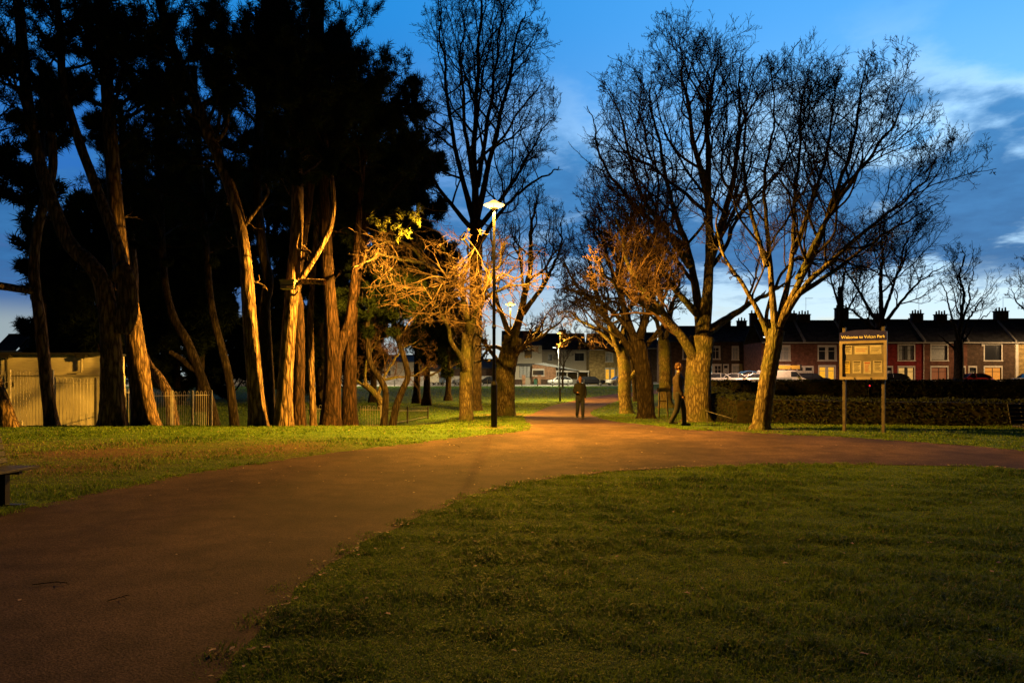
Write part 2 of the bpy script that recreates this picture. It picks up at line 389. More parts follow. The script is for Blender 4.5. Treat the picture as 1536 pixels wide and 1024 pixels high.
ii = np.arange(nyy * nxx).reshape(nyy, nxx)
q = np.stack([ii[:-1, :-1], ii[:-1, 1:], ii[1:, 1:], ii[1:, :-1]], -1).reshape(-1, 4)
gnd = build('ground', np.stack([XX, YY, ZZ], -1), [q], M['ground'], smooth=True)
at = gnd.data.attributes.new('worn', 'FLOAT', 'POINT'); at.data.foreach_set('value', worn_at(XX, YY).astype(np.float32).ravel())
tag(gnd, kind='structure')

# path sheet
bnd = [tuple(p) for p in POLY]
ip = []
for y in np.concatenate([np.arange(-5.5, 36, .45), np.arange(36, 98, 1.6)]):
    for x in np.concatenate([np.arange(-9, 22, .45 if y < 36 else 1.1)]): ip.append((x + .02 * math.sin(y * 31), y + .02 * math.sin(x * 17)))
ip = np.array(ip); ip = ip[inside(ip)]
pts2 = [Vector(p) for p in bnd] + [Vector(p) for p in ip]
vs, es, fs, *_ = delaunay_2d_cdt(pts2, [], [list(range(len(bnd)))], 1, 1e-4)
vv = np.array([(v.x, v.y) for v in vs])
tri = np.array([f for f in fs if len(f) == 3])
zz = terrain(vv[:, 0], vv[:, 1])
path = build('path', np.column_stack([vv, zz + .004 + .006 * sm(9, 13, vv[:, 1])]), [tri], M['path'], smooth=True); tag(path, kind='structure')

def strip(name, cl, w, m, dz, thick=0, n=2):
    """a road-like strip following a centre line"""
    cl = densify(cl, 1.5); V = []; fa = []
    for i, p in enumerate(cl):
        d = (cl[min(i + 1, len(cl) - 1)] - cl[max(i - 1, 0)]); d = d / np.linalg.norm(d); nn = np.array([-d[1], d[0]])
        for k in range(n + 1):
            c = p + nn * w * (k / n - .5); V.append((c[0], c[1], tz(*c) + dz))
    for i in range(len(cl) - 1):
        for k in range(n): a = i * (n + 1) + k; fa.append((a, a + 1, a + n + 2, a + n + 1))
    if thick:
        b = len(V)
        for i in range(len(cl)):
            for k in (0, n):
                v = V[i * (n + 1) + k]; V.append((v[0], v[1], v[2] - thick))
        for i in range(len(cl) - 1):
            fa.append((i * (n + 1), (i + 1) * (n + 1), b + 2 * i + 2, b + 2 * i)); fa.append(((i + 1) * (n + 1) + n, i * (n + 1) + n, b + 2 * i + 1, b + 2 * i + 3))
    o = build(name, V, [np.array(fa)], m); tag(o, kind='structure'); return o
strip('road', [(-140, 121), (-20, 121), (20, 119), (32, 108), (40, 92), (60, 87), (150, 87)], 7, M['asphalt'], .02, 0, 6)
strip('pavement', [(-140, 116), (-22, 116), (14, 114.8), (26, 105.5)], 2.2, M['pave'], .13, .2, 2)
strip('pavement', [(-140, 126), (-20, 126), (26, 124)], 2.2, M['pave'], .13, .2, 2)
strip('pavement', [(46, 91.4), (60, 91.2), (150, 91.2)], 1.6, M['pave'], .13, .2, 2)
strip('footpath', [G(784, 633), G(760, 634), G(720, 634.5), G(680, 635), G(640, 635.5)], .9, M['path'], .012, 0, 2)

# ------------------------------------------------------------------ grass
def blades(name, pts, hgt, wid, lean, tone, label=None):
    n = len(pts); a = rng.uniform(0, 2 * PI, n); la = rng.uniform(0, 2 * PI, n)
    side = np.stack([np.cos(a), np.sin(a), a * 0], 1) * wid[:, None] * .5
    ld = np.stack([np.cos(la), np.sin(la), la * 0], 1) * (lean * hgt)[:, None]
    up = np.zeros((n, 3)); up[:, 2] = hgt
    V = np.empty((n, 5, 3), np.float32)
    V[:, 0] = pts - side; V[:, 1] = pts + side
    mid = pts + up * .6 + ld * .35
    V[:, 2] = mid - side * .7; V[:, 3] = mid + side * .7
    V[:, 4] = pts + up * (1 - .35 * lean[:, None]) + ld
    b = (np.arange(n) * 5)[:, None]
    o = build(name, V, [b + np.array([[0, 1, 3, 2]]), b + np.array([[2, 3, 4]])], M['grass'])
    at = o.data.attributes.new('tone', 'FLOAT', 'POINT'); at.data.foreach_set('value', np.repeat(tone, 5).astype(np.float32))
    return o

def scatter(x0, x1, y0, y1, dens, fov=.78):
    n = int((x1 - x0) * (y1 - y0) * dens)
    x = rng.uniform(x0, x1, n); y = rng.uniform(y0, y1, n)
    k = np.abs(x) < fov * y + .6
    return np.stack([x[k], y[k]], 1)

def gz(p): return terrain(p[:, 0], p[:, 1]) - .003
gp = []
for (x0, x1, y0, y1, d) in [(-3, 5, 2.9, 5, 11000), (-3, 6.5, 5, 7.5, 8000), (-2, 9.5, 7.5, 10.5, 4600), (-1, 12.5, 10.5, 14.6, 2600),
                            (-16, -1, 8, 12, 1300), (-17, 1, 12, 17, 1000), (-18, 2, 17, 22.5, 800), (2, 18, 15.5, 20, 900), (3, 17, 20, 24, 450),
                            (-6, 5, 20, 32, 420), (2.5, 12, 22, 38, 260), (-25, 10, 30, 60, 60), (-40, 14, 60, 112, 14)]:
    p = scatter(x0, x1, y0, y1, d); gp.append(p)
gp = np.concatenate(gp); gp = gp[~inside(gp)]
_e = np.array(outer + right + front); _e = _e[(_e[:, 1] > 2.5) & (_e[:, 1] < 34)]
_e = _e[rng.integers(0, len(_e), 48000)] + rng.normal(0, .04, (48000, 2)) + rng.uniform(-.16, .16, (48000, 2)); gp = np.concatenate([gp, _e])
p3 = np.column_stack([gp, np.zeros(len(gp))])
cl = nz(p3, 2.6, 3); cl2 = nz(p3, 7.5, 7)
wn = worn_at(gp[:, 0], gp[:, 1])
keep = (rng.uniform(0, 1, len(gp)) > wn * .85) & (cl * .5 + cl2 * .4 + rng.normal(0, .35, len(gp)) > -.95)
gp, cl, cl2, p3, wn = gp[keep], cl[keep], cl2[keep], p3[keep], wn[keep]
dist = gp[:, 1]
h = (.034 + .03 * cl + .03 * cl2 + .018 * nz(p3, 1.2, 9)) * rng.uniform(.6, 1.35, len(gp)) * (1 + .012 * dist)
h = np.clip(h, .02, .12)
wd = (.0022 + .00075 * dist) * rng.uniform(.7, 1.3, len(gp)) 
tone = np.clip(.5 + .16 * nz(p3, 1.1, 6) - .22 * cl - .26 * cl2 + rng.normal(0, .13, len(gp)), 0, .93); tone[rng.uniform(0, 1, len(gp)) < .035 + .25 * wn] = 1
gr = blades('grass', np.column_stack([gp, gz(gp) - .004]), h, wd, rng.uniform(.3, 1.4, len(gp)), tone); tag(gr, 'short green winter grass growing over the park lawns', 'grass', kind='stuff')

# fallen leaves
def litter():
    spots = [scatter(-15, 0, 10, 19, 2.6), scatter(-6, 6, 4, 16, .7), scatter(-3, 10, 4, 13, .25), scatter(3, 12, 15, 20, 1.2)]
    e = np.array(front)[::1]; e = e[(e[:, 1] > 3) & (e[:, 1] < 13)]
    ed = e[rng.integers(0, len(e), 260)] + rng.normal(0, .07, (260, 2)); spots.append(ed)
    p = np.concatenate(spots); n = len(p)
    a = rng.uniform(0, 2 * PI, n); s = rng.uniform(.012, .032, n)
    ca, sa = np.cos(a), np.sin(a); z = terrain(p[:, 0], p[:, 1]) + .028
    V = np.empty((n, 6, 3), np.float32)
    for k, (u, v, w) in enumerate([(-1, 0, 0), (-.35, .5, .3), (.4, .42, .35), (1, 0, .1), (.4, -.42, .3), (-.35, -.5, .25)]):
        V[:, k, 0] = p[:, 0] + s * (u * ca - v * sa); V[:, k, 1] = p[:, 1] + s * (u * sa + v * ca); V[:, k, 2] = z + s * w * rng.uniform(0, 1.2, n)
    o = build('fallen_leaves', V, [(np.arange(n) * 6)[:, None] + np.arange(6)[None]], mat('dead leaf', (.12, .06, .03), .8, (.42, .3, .2), 30, 2))
    tag(o, 'dry brown fallen leaves lying on the grass and path edges', 'leaves', kind='stuff')
litter()

# ------------------------------------------------------------------ tubes and trees
def tubes(Pt, R, sides, bark=0, flare=0):
    """Pt (B,n,3), R (B,n) -> verts, quads, tip faces"""
    B, n, _ = Pt.shape
    T = np.gradient(Pt, axis=1) if n > 2 else np.repeat((Pt[:, 1:] - Pt[:, :1]), 2, 1)
    T /= np.linalg.norm(T, axis=2, keepdims=True) + 1e-9
    mt = T.mean(1); ref = np.eye(3)[np.argmin(np.abs(mt), axis=1)]
    Nn = np.cross(T, ref[:, None, :]); Nn /= np.linalg.norm(Nn, axis=2, keepdims=True) + 1e-9
    Bn = np.cross(T, Nn)
    a = np.arange(sides) * 2 * PI / sides
    dirs = Nn[:, :, None, :] * np.cos(a)[None, None, :, None] + Bn[:, :, None, :] * np.sin(a)[None, None, :, None]
    rr = R[:, :, None] * np.ones(sides)[None, None]
    if bark:
        q = Pt[:, :, None, :] + dirs * R[:, :, None, None]
        qq = q * np.array([1, 1, .35])
        rr = rr * (1 + bark * nz(qq, 5, 1) + bark * .7 * nz(qq, 14, 4) + bark * .5 * nz(qq, 30, 6))
        rr = rr * (1 + .35 * flare * np.maximum(0, np.sin(a * 5 + 1))[None, None] * np.exp(-np.arange(n) / (n * .035))[None, :, None])
    V = Pt[:, :, None, :] + dirs * rr[..., None]
    idx = np.arange(B * n * sides).reshape(B, n, sides)
    q0 = idx[:, :-1]; q1 = idx[:, 1:]
    q = np.stack([q0, np.roll(q0, -1, 2), np.roll(q1, -1, 2), q1], -1).reshape(-1, 4)
    return V.reshape(-1, 3), q

def crs(pts, n):
    """resample control points (k,d) smoothly to n"""
    pts = np.asarray(pts, float); k = len(pts)
    L = np.concatenate([[0], np.cumsum(np.linalg.norm(np.diff(pts[:, :3], axis=0), axis=1))])
    t = np.linspace(0, L[-1], n); out = []
    for s in t:
        i = min(max(np.searchsorted(L, s, side='right') - 1, 0), k - 2); u = (s - L[i]) / (L[i + 1] - L[i])
        p0 = pts[max(i - 1, 0)]; p1 = pts[i]; p2 = pts[i + 1]; p3 = pts[min(i + 2, k - 1)]
        out.append(.5 * ((2 * p1) + (-p0 + p2) * u + (2 * p0 - 5 * p1 + 4 * p2 - p3) * u * u + (-p0 + 3 * p1 - 3 * p2 + p3) * u ** 3))
    return np.array(out)

def limb(pts, Y, w0, w1, dy=0, n=24, pw=1.0):
    """pts: surveyed (px,py) directions; depth runs Y..Y+dy; widths in px at Y"""
    q = []
    for i, p in enumerate(pts):
        f = i / (len(pts) - 1); d = p[2] if len(p) > 2 else dy * f
        v = P(p[0], p[1], Y + d); r = (w0 + (w1 - w0) * f ** pw) / F * Y * .5
        q.append((v.x, v.y, v.z, r))
    return crs(q, n)

def norm(v): return v / (np.linalg.norm(v, axis=-1, keepdims=True) + 1e-9)

def grow(st, d, ln, r0, nseg, wob, trop, tip=.35, rg=rng):
    B = len(st); pts = np.empty((B, nseg + 1, 3)); pts[:, 0] = st; rad = np.empty((B, nseg + 1)); rad[:, 0] = r0
    cur = st.copy(); dd = d.copy()
    for i in range(nseg):
        dd = norm(dd + rg.normal(0, wob, (B, 3)) + np.array([0, 0, trop]))
        cur = cur + dd * (ln / nseg)[:, None]; pts[:, i + 1] = cur; rad[:, i + 1] = r0 * (1 - (1 - tip) * (i + 1) / nseg)
    return pts, rad

def envelope(env):
    E = []
    for (cx, cy, Yc, rx, ry, rd) in env:
        c = P(cx, cy, Yc); E.append((np.array(c), np.array([rx / F * Yc, rd, ry / F * Yc])))
    def f(p):
        return np.min([np.sqrt((((p - c) / r) ** 2).sum(-1)) for c, r in E], axis=0)
    return f

def spawn(pts, rad, ln, k, tmin, ang, ratio, rr, up=0, env=None, rg=rng, rmin=.005, tmax=1.0, flat=0, lmin=0):
    B, n, _ = pts.shape
    t = tmin + (tmax - tmin) * (np.arange(k)[None] + rg.uniform(.1, .9, (B, k))) / k
    f = t * (n - 1); i = np.minimum(f.astype(int), n - 2); u = f - i
    b = np.arange(B)[:, None]
    s = pts[b, i] * (1 - u[..., None]) + pts[b, i + 1] * u[..., None]
    r = rad[b, i] * (1 - u) + rad[b, i + 1] * u
    T = norm(pts[b, i + 1] - pts[b, i])
    a = rg.normal(ang, ang * .22, (B, k)); 
    perp = norm(np.cross(T, norm(rg.normal(size=(B, k, 3)))))
    if flat: perp = norm(perp * np.array([1, 1, 1 - flat]))
    d = norm(T * np.cos(a)[..., None] + perp * np.sin(a)[..., None] + np.array([0, 0, up]))
    L = np.maximum(ln[:, None] * ratio * (1.2 - .55 * t) * rg.uniform(.65, 1.25, (B, k)), lmin)
    s, d, L, r = s.reshape(-1, 3), d.reshape(-1, 3), L.ravel(), r.ravel()
    if env is not None:
        sc = np.full(len(L), .12)
        for q in (.3, .5, .75, 1.0):
            ok = env(s + d * (L * q)[:, None]) < 1 + rg.normal(0, .05, len(L)); sc = np.where(ok, q, sc)
        kp = (env(s) < 1.25) 
        L = L * sc; s, d, L, r = s[kp], d[kp], L[kp], r[kp]
    return s, d, L, np.maximum(r * rr, rmin)

def bare_tree(label, Y, trunk, limbs, env, levels, barkm='bark_grey', twigm='twig', group=None, name='bare_tree', seed=1, flare=1, extra=None, tmin=.25, twr=.0065, sides=22):
    rg = np.random.default_rng(seed)
    E = envelope(env) if env else None
    tp, tw = trunk
    q0 = limb(tp, Y, tw[0], tw[1], 0, 70)
    bx, by = q0[0, 0], q0[0, 1]; bz = tz(bx, by)
    q0[:, 3] *= 1 + .45 * flare * np.exp(-np.arange(70) / 3.2)
    base = np.array([bx, by, bz])
    q0[0, 2] = min(q0[0, 2], bz - .15)
    root = empty(name, base, label, 'tree', group)
    V, Q = tubes(q0[None, :, :3], q0[None, :, 3], sides, .06, flare); Vs = [V]; Qs = [Q]; off = len(V)
    LP = []
    for lb in limbs:
        pts, w0, w1 = lb[0], lb[1], lb[2]; dy = lb[3] if len(lb) > 3 else rg.uniform(-1, 1) * .05 * Y
        l = limb(pts, Y, w0 * .85, w1 * .45, dy, 40, .75); wb = np.linspace(0, 1, 40)
        j = np.stack([nz(l[:, :3] * 1.0 + seed, 1.3, k) for k in range(3)], 1) * (.10 + .007 * Y) * wb[:, None]
        l[:, :3] += j; LP.append(l)
        V, Q = tubes(l[None, :, :3], l[None, :, 3], 12, .05); Vs.append(V); Qs.append(Q + off); off += len(V)
    build('trunk', np.concatenate(Vs), [np.concatenate(Qs)], M[barkm], root, smooth=True, loc=base)
    if LP:
        pts = np.stack([l[:, :3] for l in LP]); rad = np.stack([l[:, 3] for l in LP])
    else:
        pts = q0[None, :, :3]; rad = q0[None, :, 3]
    ln = np.linalg.norm(np.diff(pts, axis=1), axis=2).sum(1)
    Vs = []; Qs = []; off = 0
    for li, lv in enumerate(levels):
        s, d, L, r = spawn(pts, rad, ln, lv['k'], lv.get('tmin', tmin if li == 0 else .2), lv.get('ang', .62), lv.get('ratio', .5), lv.get('rr', .6), lv.get('up', .1), E, rg, twr, lmin=lv.get('lmin', 0))
        pts, rad = grow(s, d, L, r, lv.get('n', 5), lv.get('wob', .12), lv.get('trop', .03), lv.get('tip', .4), rg); ln = L
        V, Q = tubes(pts, rad, lv.get('sides', 3)); Vs.append(V); Qs.append(Q + off); off += len(V)
    build('crown', np.concatenate(Vs), [np.concatenate(Qs)], M[twigm], root, smooth=True, loc=base)
    return root

def LV(a, b, c, d, e=0, wob=.15):
    l = [dict(k=a, n=14, sides=5, ratio=.55, ang=.8, rr=.55, up=.05, trop=.055, tmin=.2, wob=wob, tip=.3), dict(k=b, n=10, sides=4, ratio=.48, ang=.78, rr=.6, up=.05, trop=.05, wob=wob * 1.1, tip=.35), dict(k=c, n=7, ratio=.5, ang=.75, rr=.62, up=.08, trop=.05, wob=wob * 1.1), dict(k=d, n=5, ratio=.55, ang=.62, rr=.75, up=.1, trop=.04, wob=wob)]
    if e: l.append(dict(k=e, n=3, ratio=.55, ang=.65, rr=.75, wob=wob))
    return l
STD = LV(10, 8, 5, 4, 2)

# the two big bare trees beside the hedge
bare_tree('broad bare tree with rough trunk forking wide, beside the end of the hedge', 27,
    ([(1045, 636), (1046, 600), (1048, 560), (1051, 525), (1053, 505)], (42, 36)),
    [([(1047, 548), (1022, 505), (990, 468), (962, 432), (940, 380), (925, 330)], 22, 6, -3),
     ([(990, 468), (960, 455), (925, 430), (895, 395)], 12, 4, -4.5),
     ([(1052, 512), (1046, 450), (1032, 380), (1012, 300), (985, 200), (975, 110)], 22, 3, 2),
     ([(1053, 508), (1062, 440), (1064, 330), (1062, 230), (1070, 130), (1078, 60)], 26, 3, 0),
     ([(1036, 400), (1000, 350), (966, 300), (945, 215), (918, 140)], 15, 3, -1),
     ([(1028, 370), (975, 330), (930, 280), (900, 220), (888, 160)], 12, 3, 3),
     ([(1058, 500), (1085, 480), (1120, 455), (1160, 432), (1190, 400)], 20, 4, 2),
     ([(1062, 400), (1088, 320), (1105, 230), (1112, 140), (1120, 80)], 16, 3, 1),
     ([(1045, 470), (1010, 430), (985, 395), (950, 330), (915, 300)], 14, 3, -3),
     ([(1062, 300), (1040, 200), (1025, 120), (1030, 90)], 12, 3, -2)],
    [(1030, 245, 27, 160, 215, 6), (960, 340, 26, 110, 130, 5), (955, 400, 24, 90, 75, 4)], STD, seed=3, twr=.0072)
bare_tree('slim leaning bare tree with smooth trunk in front of the hedge', 19.3,
    ([(1141, 642), (1147, 600), (1154, 555), (1160, 520), (1165, 495)], (25, 24)),
    [([(1158, 520), (1142, 478), (1118, 432), (1090, 385), (1078, 330), (1090, 260)], 13, 3, .8),
     ([(1164, 498), (1158, 440), (1152, 360), (1150, 270), (1158, 180), (1150, 90)], 15, 2.5, .6),
     ([(1166, 492), (1180, 430), (1192, 350), (1198, 250), (1210, 150), (1212, 80)], 14, 2.5, 1.2),
     ([(1168, 490), (1195, 430), (1232, 350), (1262, 250), (1285, 160), (1300, 95)], 16, 2.5, -.4),
     ([(1170, 485), (1210, 425), (1270, 370), (1330, 320), (1385, 270), (1410, 235)], 14, 2, -1),
     ([(1200, 440), (1260, 400), (1330, 345), (1385, 320), (1425, 290)], 10, 2, 1.5),
     ([(1150, 400), (1128, 320), (1118, 230), (1110, 150), (1100, 110)], 10, 2, 1.5),
     ([(1196, 420), (1240, 330), (1300, 240), (1345, 180), (1365, 130)], 12, 2, -1.5),
     ([(1190, 380), (1225, 280), (1245, 180), (1255, 100)], 10, 2, .5),
     ([(1162, 505), (1150, 470), (1180, 400), (1225, 390), (1290, 400), (1360, 400)], 9, 2, 1.2)],
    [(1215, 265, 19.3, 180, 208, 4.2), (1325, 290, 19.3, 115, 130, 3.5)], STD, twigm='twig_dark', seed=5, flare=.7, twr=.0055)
# lamp-lit twisting tree left of the path
TW = [dict(k=8, n=12, sides=5, ratio=.65, ang=.75, up=.05, trop=-.01, wob=.2, tmin=.1), dict(k=5, n=10, sides=4, ratio=.55, ang=.75, up=.0, trop=-.02, wob=.2), dict(k=4, n=6, ratio=.5, ang=.75, wob=.25, up=0), dict(k=3, n=3, ratio=.5, ang=.7, wob=.2)]
bare_tree('low twisting tree with tangled golden branches, lit beside the tall lamp', 28.5,
    ([(700, 634), (699, 600), (700, 560), (702, 525), (704, 500)], (21, 20)),
    [([(698, 560), (690, 535), (672, 508), (662, 480), (650, 450), (625, 420)], 12, 4, -4),
     ([(704, 505), (700, 470), (688, 430), (680, 390), (665, 365)], 13, 4, -4),
     ([(704, 505), (715, 465), (728, 430), (745, 400), (760, 370)], 12, 4, -5),
     ([(688, 430), (650, 400), (610, 390), (570, 385), (530, 400)], 9, 3, -7),
     ([(700, 470), (660, 420), (620, 370), (590, 365), (560, 375)], 9, 3, -6),
     ([(715, 465), (735, 440), (770, 430), (800, 425)], 8, 3, -5),
     ([(690, 440), (700, 400), (705, 370), (700, 350)], 8, 3, -7)],
    [(680, 412, 24.5, 148, 84, 5)], TW, twigm='twig_lit', seed=8, twr=.0078, flare=.6)
bare_tree('stout bare tree with knotted forks just behind the second lamp', 38,
    ([(757, 626), (757, 590), (759, 555), (765, 525), (770, 505)], (30, 27)),
    [([(756, 560), (740, 530), (722, 515), (700, 500)], 11, 4, -2),
     ([(762, 545), (790, 515), (820, 500), (850, 480)], 12, 4, -1),
     ([(768, 510), (750, 460), (742, 400), (735, 340)], 12, 4, 1),
     ([(770, 505), (785, 460), (795, 400), (800, 330), (805, 290)], 17, 4, 0),
     ([(785, 470), (820, 420), (845, 370), (850, 330)], 10, 3, 2),
     ([(764, 530), (740, 520), (715, 545), (690, 550)], 9, 3, -3)],
    [(790, 390, 38, 82, 125, 6), (760, 480, 38, 105, 60, 5)], LV(8, 7, 6, 4, wob=.2), seed=9, twr=.009)
bare_tree('tall upright bare tree rising far above the lamp head', 46,
    ([(712, 618), (713, 500), (714, 400), (714, 330)], (20, 19)),
    [([(714, 335), (712, 240), (714, 130), (718, 20), (720, -50)], 15, 3, 0),
     ([(713, 340), (690, 250), (672, 150), (660, 60), (655, -10)], 12, 3, 2),
     ([(715, 330), (738, 230), (760, 130), (775, 50), (785, 10)], 12, 3, -2),
     ([(714, 350), (665, 290), (635, 220), (615, 150)], 10, 3, -1),
     ([(716, 345), (765, 280), (800, 220), (830, 170)], 10, 3, 2),
     ([(716, 370), (760, 310), (810, 270), (845, 240)], 9, 3, -2),
     ([(714, 300), (700, 200), (690, 100), (690, 0)], 10, 3, -3),
     ([(716, 280), (735, 170), (745, 60), (750, -30)], 10, 3, 3)],
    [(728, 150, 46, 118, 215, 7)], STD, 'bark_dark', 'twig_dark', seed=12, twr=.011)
# avenue on the far side of the path
bare_tree('dark thick tree with flared roots, nearest of the path avenue', 31.5,
    ([(969, 630), (968, 600), (966, 565), (960, 530), (955, 510)], (25, 25)),
    [([(958, 545), (930, 500), (900, 465), (870, 430), (850, 400)], 14, 4, -1),
     ([(955, 515), (935, 460), (915, 400), (900, 350), (895, 320)], 15, 4, 2),
     ([(960, 510), (975, 450), (985, 400), (995, 350)], 14, 4, -1),
     ([(950, 500), (900, 450), (860, 440), (835, 435)], 9, 3, 1.5),
     ([(962, 530), (1000, 480), (1020, 430)], 10, 4, 1),
     ([(940, 480), (930, 420), (940, 360), (950, 310)], 10, 3, 0)],
    [(930, 410, 31.5, 98, 115, 6)], LV(10, 8, 6, 4, wob=.16), 'bark_dark', 'twig_dark', seed=14, twr=.009, flare=1.2)
bare_tree('mossy trunked avenue tree standing at the path bend', 42,
    ([(940, 622), (937, 590), (937, 555), (932, 520)], (20, 18)),
    [([(934, 540), (915, 490), (895, 440), (880, 380)], 13, 4, -2),
     ([(932, 520), (935, 470), (930, 400), (925, 340)], 13, 4, 2),
     ([(930, 525), (890, 490), (860, 470), (835, 460)], 9, 3, -1),
     ([(938, 575), (955, 555), (968, 540)], 10, 6, -1)],
    [(900, 420, 42, 85, 115, 7)], LV(10, 7, 6, 4, wob=.16), 'bark_grey', 'twig_dark', seed=15, twr=.011)
bare_tree('pale lit trunk farther along the avenue behind the dark tree', 50,
    ([(999, 610), (998, 580), (998, 545), (996, 510)], (19, 18)),
    [([(998, 530), (985, 480), (975, 420), (965, 370)], 11, 3, 0), ([(997, 515), (1010, 460), (1015, 410), (1012, 360)], 10, 3, 1)],
    [(985, 430, 50, 75, 95, 7)], LV(11, 8, 6, 3), 'bark_grey', 'twig_dark', seed=16, twr=.012)
bare_tree('distant avenue tree with one long lit branch drooping under the third lamp', 62,
    ([(957, 606), (955, 570), (950, 530), (948, 510)], (15, 14)),
    [([(951, 535), (915, 525), (885, 520), (860, 510), (840, 515)], 7, 3, 2.5),
     ([(948, 515), (930, 470), (915, 430)], 8, 3, 0), ([(949, 520), (965, 470), (960, 430)], 8, 3, -2)],
    [(930, 470, 62, 75, 60, 6), (878, 512, 64, 55, 20, 3)], LV(10, 8, 6, 3, wob=.22), 'bark_dark', 'twig', seed=17, twr=.016)
# bare trees near the terrace
bare_tree('wide bare tree growing behind the notice board', 58,
    ([(1320, 588), (1320, 550), (1321, 510), (1322, 478)], (15, 15)),
    [([(1321, 490), (1295, 450), (1275, 410), (1262, 360)], 7, 2.5, 0), ([(1322, 480), (1322, 420), (1325, 370), (1330, 320)], 9, 2.5, 2),
     ([(1323, 488), (1355, 450), (1385, 420), (1420, 400)], 7, 2.5, -2), ([(1322, 480), (1340, 430), (1365, 370), (1385, 330)], 7, 2.5, 1), ([(1320, 500), (1285, 470), (1258, 450)], 6, 2, -1)],
    [(1335, 400, 58, 112, 98, 7)], LV(9, 8, 6, 3, wob=.16), 'bark_dark', 'twig_dark', seed=21, twr=.014)
bare_tree('thick dark street tree standing before the terrace front doors', 80,
    ([(1437, 578), (1438, 550), (1438, 525), (1437, 510)], (13, 12)),
    [([(1437, 530), (1420, 512), (1405, 500)], 5, 2, 0), ([(1437, 512), (1442, 460), (1445, 400), (1443, 375)], 8, 2, 0), ([(1438, 515), (1460, 470), (1485, 440)], 6, 2, 2),
     ([(1437, 512), (1425, 470), (1412, 420)], 6, 2, -2), ([(1440, 520), (1470, 480), (1495, 465)], 4, 1.5, 1), ([(1440, 500), (1455, 430), (1465, 385)], 5, 1.5, 1)],
    [(1447, 430, 80, 46, 62, 6)], LV(7, 6, 5, 3), 'bark_dark', 'twig_dark', seed=22, twr=.015)
bare_tree('small bare tree beyond the terrace at the picture edge', 100,
    ([(1548, 570), (1548, 500), (1546, 460)], (9, 7)),
    [([(1546, 465), (1540, 420), (1535, 380)], 5, 1.5, 0), ([(1547, 470), (1560, 430), (1575, 400)], 5, 1.5, 0), ([(1547, 480), (1525, 450), (1512, 430)], 4, 1.2, 0)],
    [(1548, 430, 100, 42, 55, 6)], LV(7, 6, 5, 3), 'bark_dark', 'twig_dark', seed=23, twr=.018)
bare_tree('slender bare tree between the slim tree and the notice board', 66,
    ([(1262, 590), (1262, 520), (1262, 460), (1260, 430)], (8, 7)),
    [([(1262, 470), (1245, 420), (1230, 380)], 5, 2, 0), ([(1262, 440), (1270, 390), (1275, 350)], 5, 2, 0), ([(1262, 480), (1285, 440), (1300, 400)], 5, 2, 1)],
    [(1258, 420, 66, 60, 78, 6)], LV(8, 7, 5, 3), 'bark_dark', 'twig_dark', seed=24, twr=.014)
bare_tree('spindly young tree on the grass before the parked cars', 104,
    ([(844, 580), (844, 562), (846, 545)], (3.4, 2.6)),
    [([(845, 552), (838, 536), (832, 525)], 2, 1, 0), ([(846, 546), (852, 532), (858, 522)], 2, 1, 0), ([(846, 548), (846, 530), (845, 518)], 2, 1, 0)],
    [(846, 532, 104, 22, 20, 2)], LV(6, 5, 4, 2), 'bark_grey', 'twig', seed=25, flare=0, twr=.014)
bare_tree('low spreading tree with pale lit branches behind the crooked pair', 47,
    ([(572, 622), (570, 602), (560, 588), (545, 575)], (11, 9)),
    [([(556, 583), (535, 570), (520, 550), (512, 530)], 7, 3, 0), ([(566, 595), (580, 560), (600, 530), (625, 510)], 7, 3, 1), ([(548, 577), (550, 545), (560, 515), (570, 490)], 6, 3, -1), ([(575, 570), (620, 560), (655, 545)], 5, 2, 2)],
    [(585, 530, 47, 85, 55, 5)], LV(9, 7, 5, 3, wob=.25), 'bark_grey', 'twig', seed=26, flare=.5, twr=.011)
bare_tree('small yellow-lit tree in the far field beside the white trailer', 76,
    ([(642, 602), (641, 580), (640, 560)], (9, 8)),
    [([(640, 562), (628, 545), (610, 530)], 5, 2, 0), ([(640, 560), (645, 535), (650, 510)], 5, 2, 0), ([(641, 565), (665, 550), (690, 535)], 5, 2, 1), ([(640, 560), (635, 530), (628, 505)], 4, 2, -1)],
    [(645, 530, 76, 60, 42, 6)], LV(9, 7, 5, 3, wob=.22), 'bark_grey', 'twig', seed=27, twr=.016)

# ------------------------------------------------------------------ pines
def needles(name, c, d, root, base, m='needles', per=20, ln=.2, wd=.016, rg=rng, cone=.9):
    n = len(c); C = np.repeat(c, per, 0); D = np.repeat(d, per, 0); k = len(C)
    nd = norm(D + rg.normal(0, cone, (k, 3))); L = ln * rg.uniform(.6, 1.2, k)
    C = C + rg.normal(0, ln * .22, (k, 3))
    s = norm(np.cross(nd, rg.normal(size=(k, 3)))) * wd * .5
    V = np.empty((k, 3, 3), np.float32); V[:, 0] = C - s; V[:, 1] = C + s; V[:, 2] = C + nd * L[:, None]
    return build(name, V, [np.arange(k * 3).reshape(-1, 3)], M[m], root, loc=base)

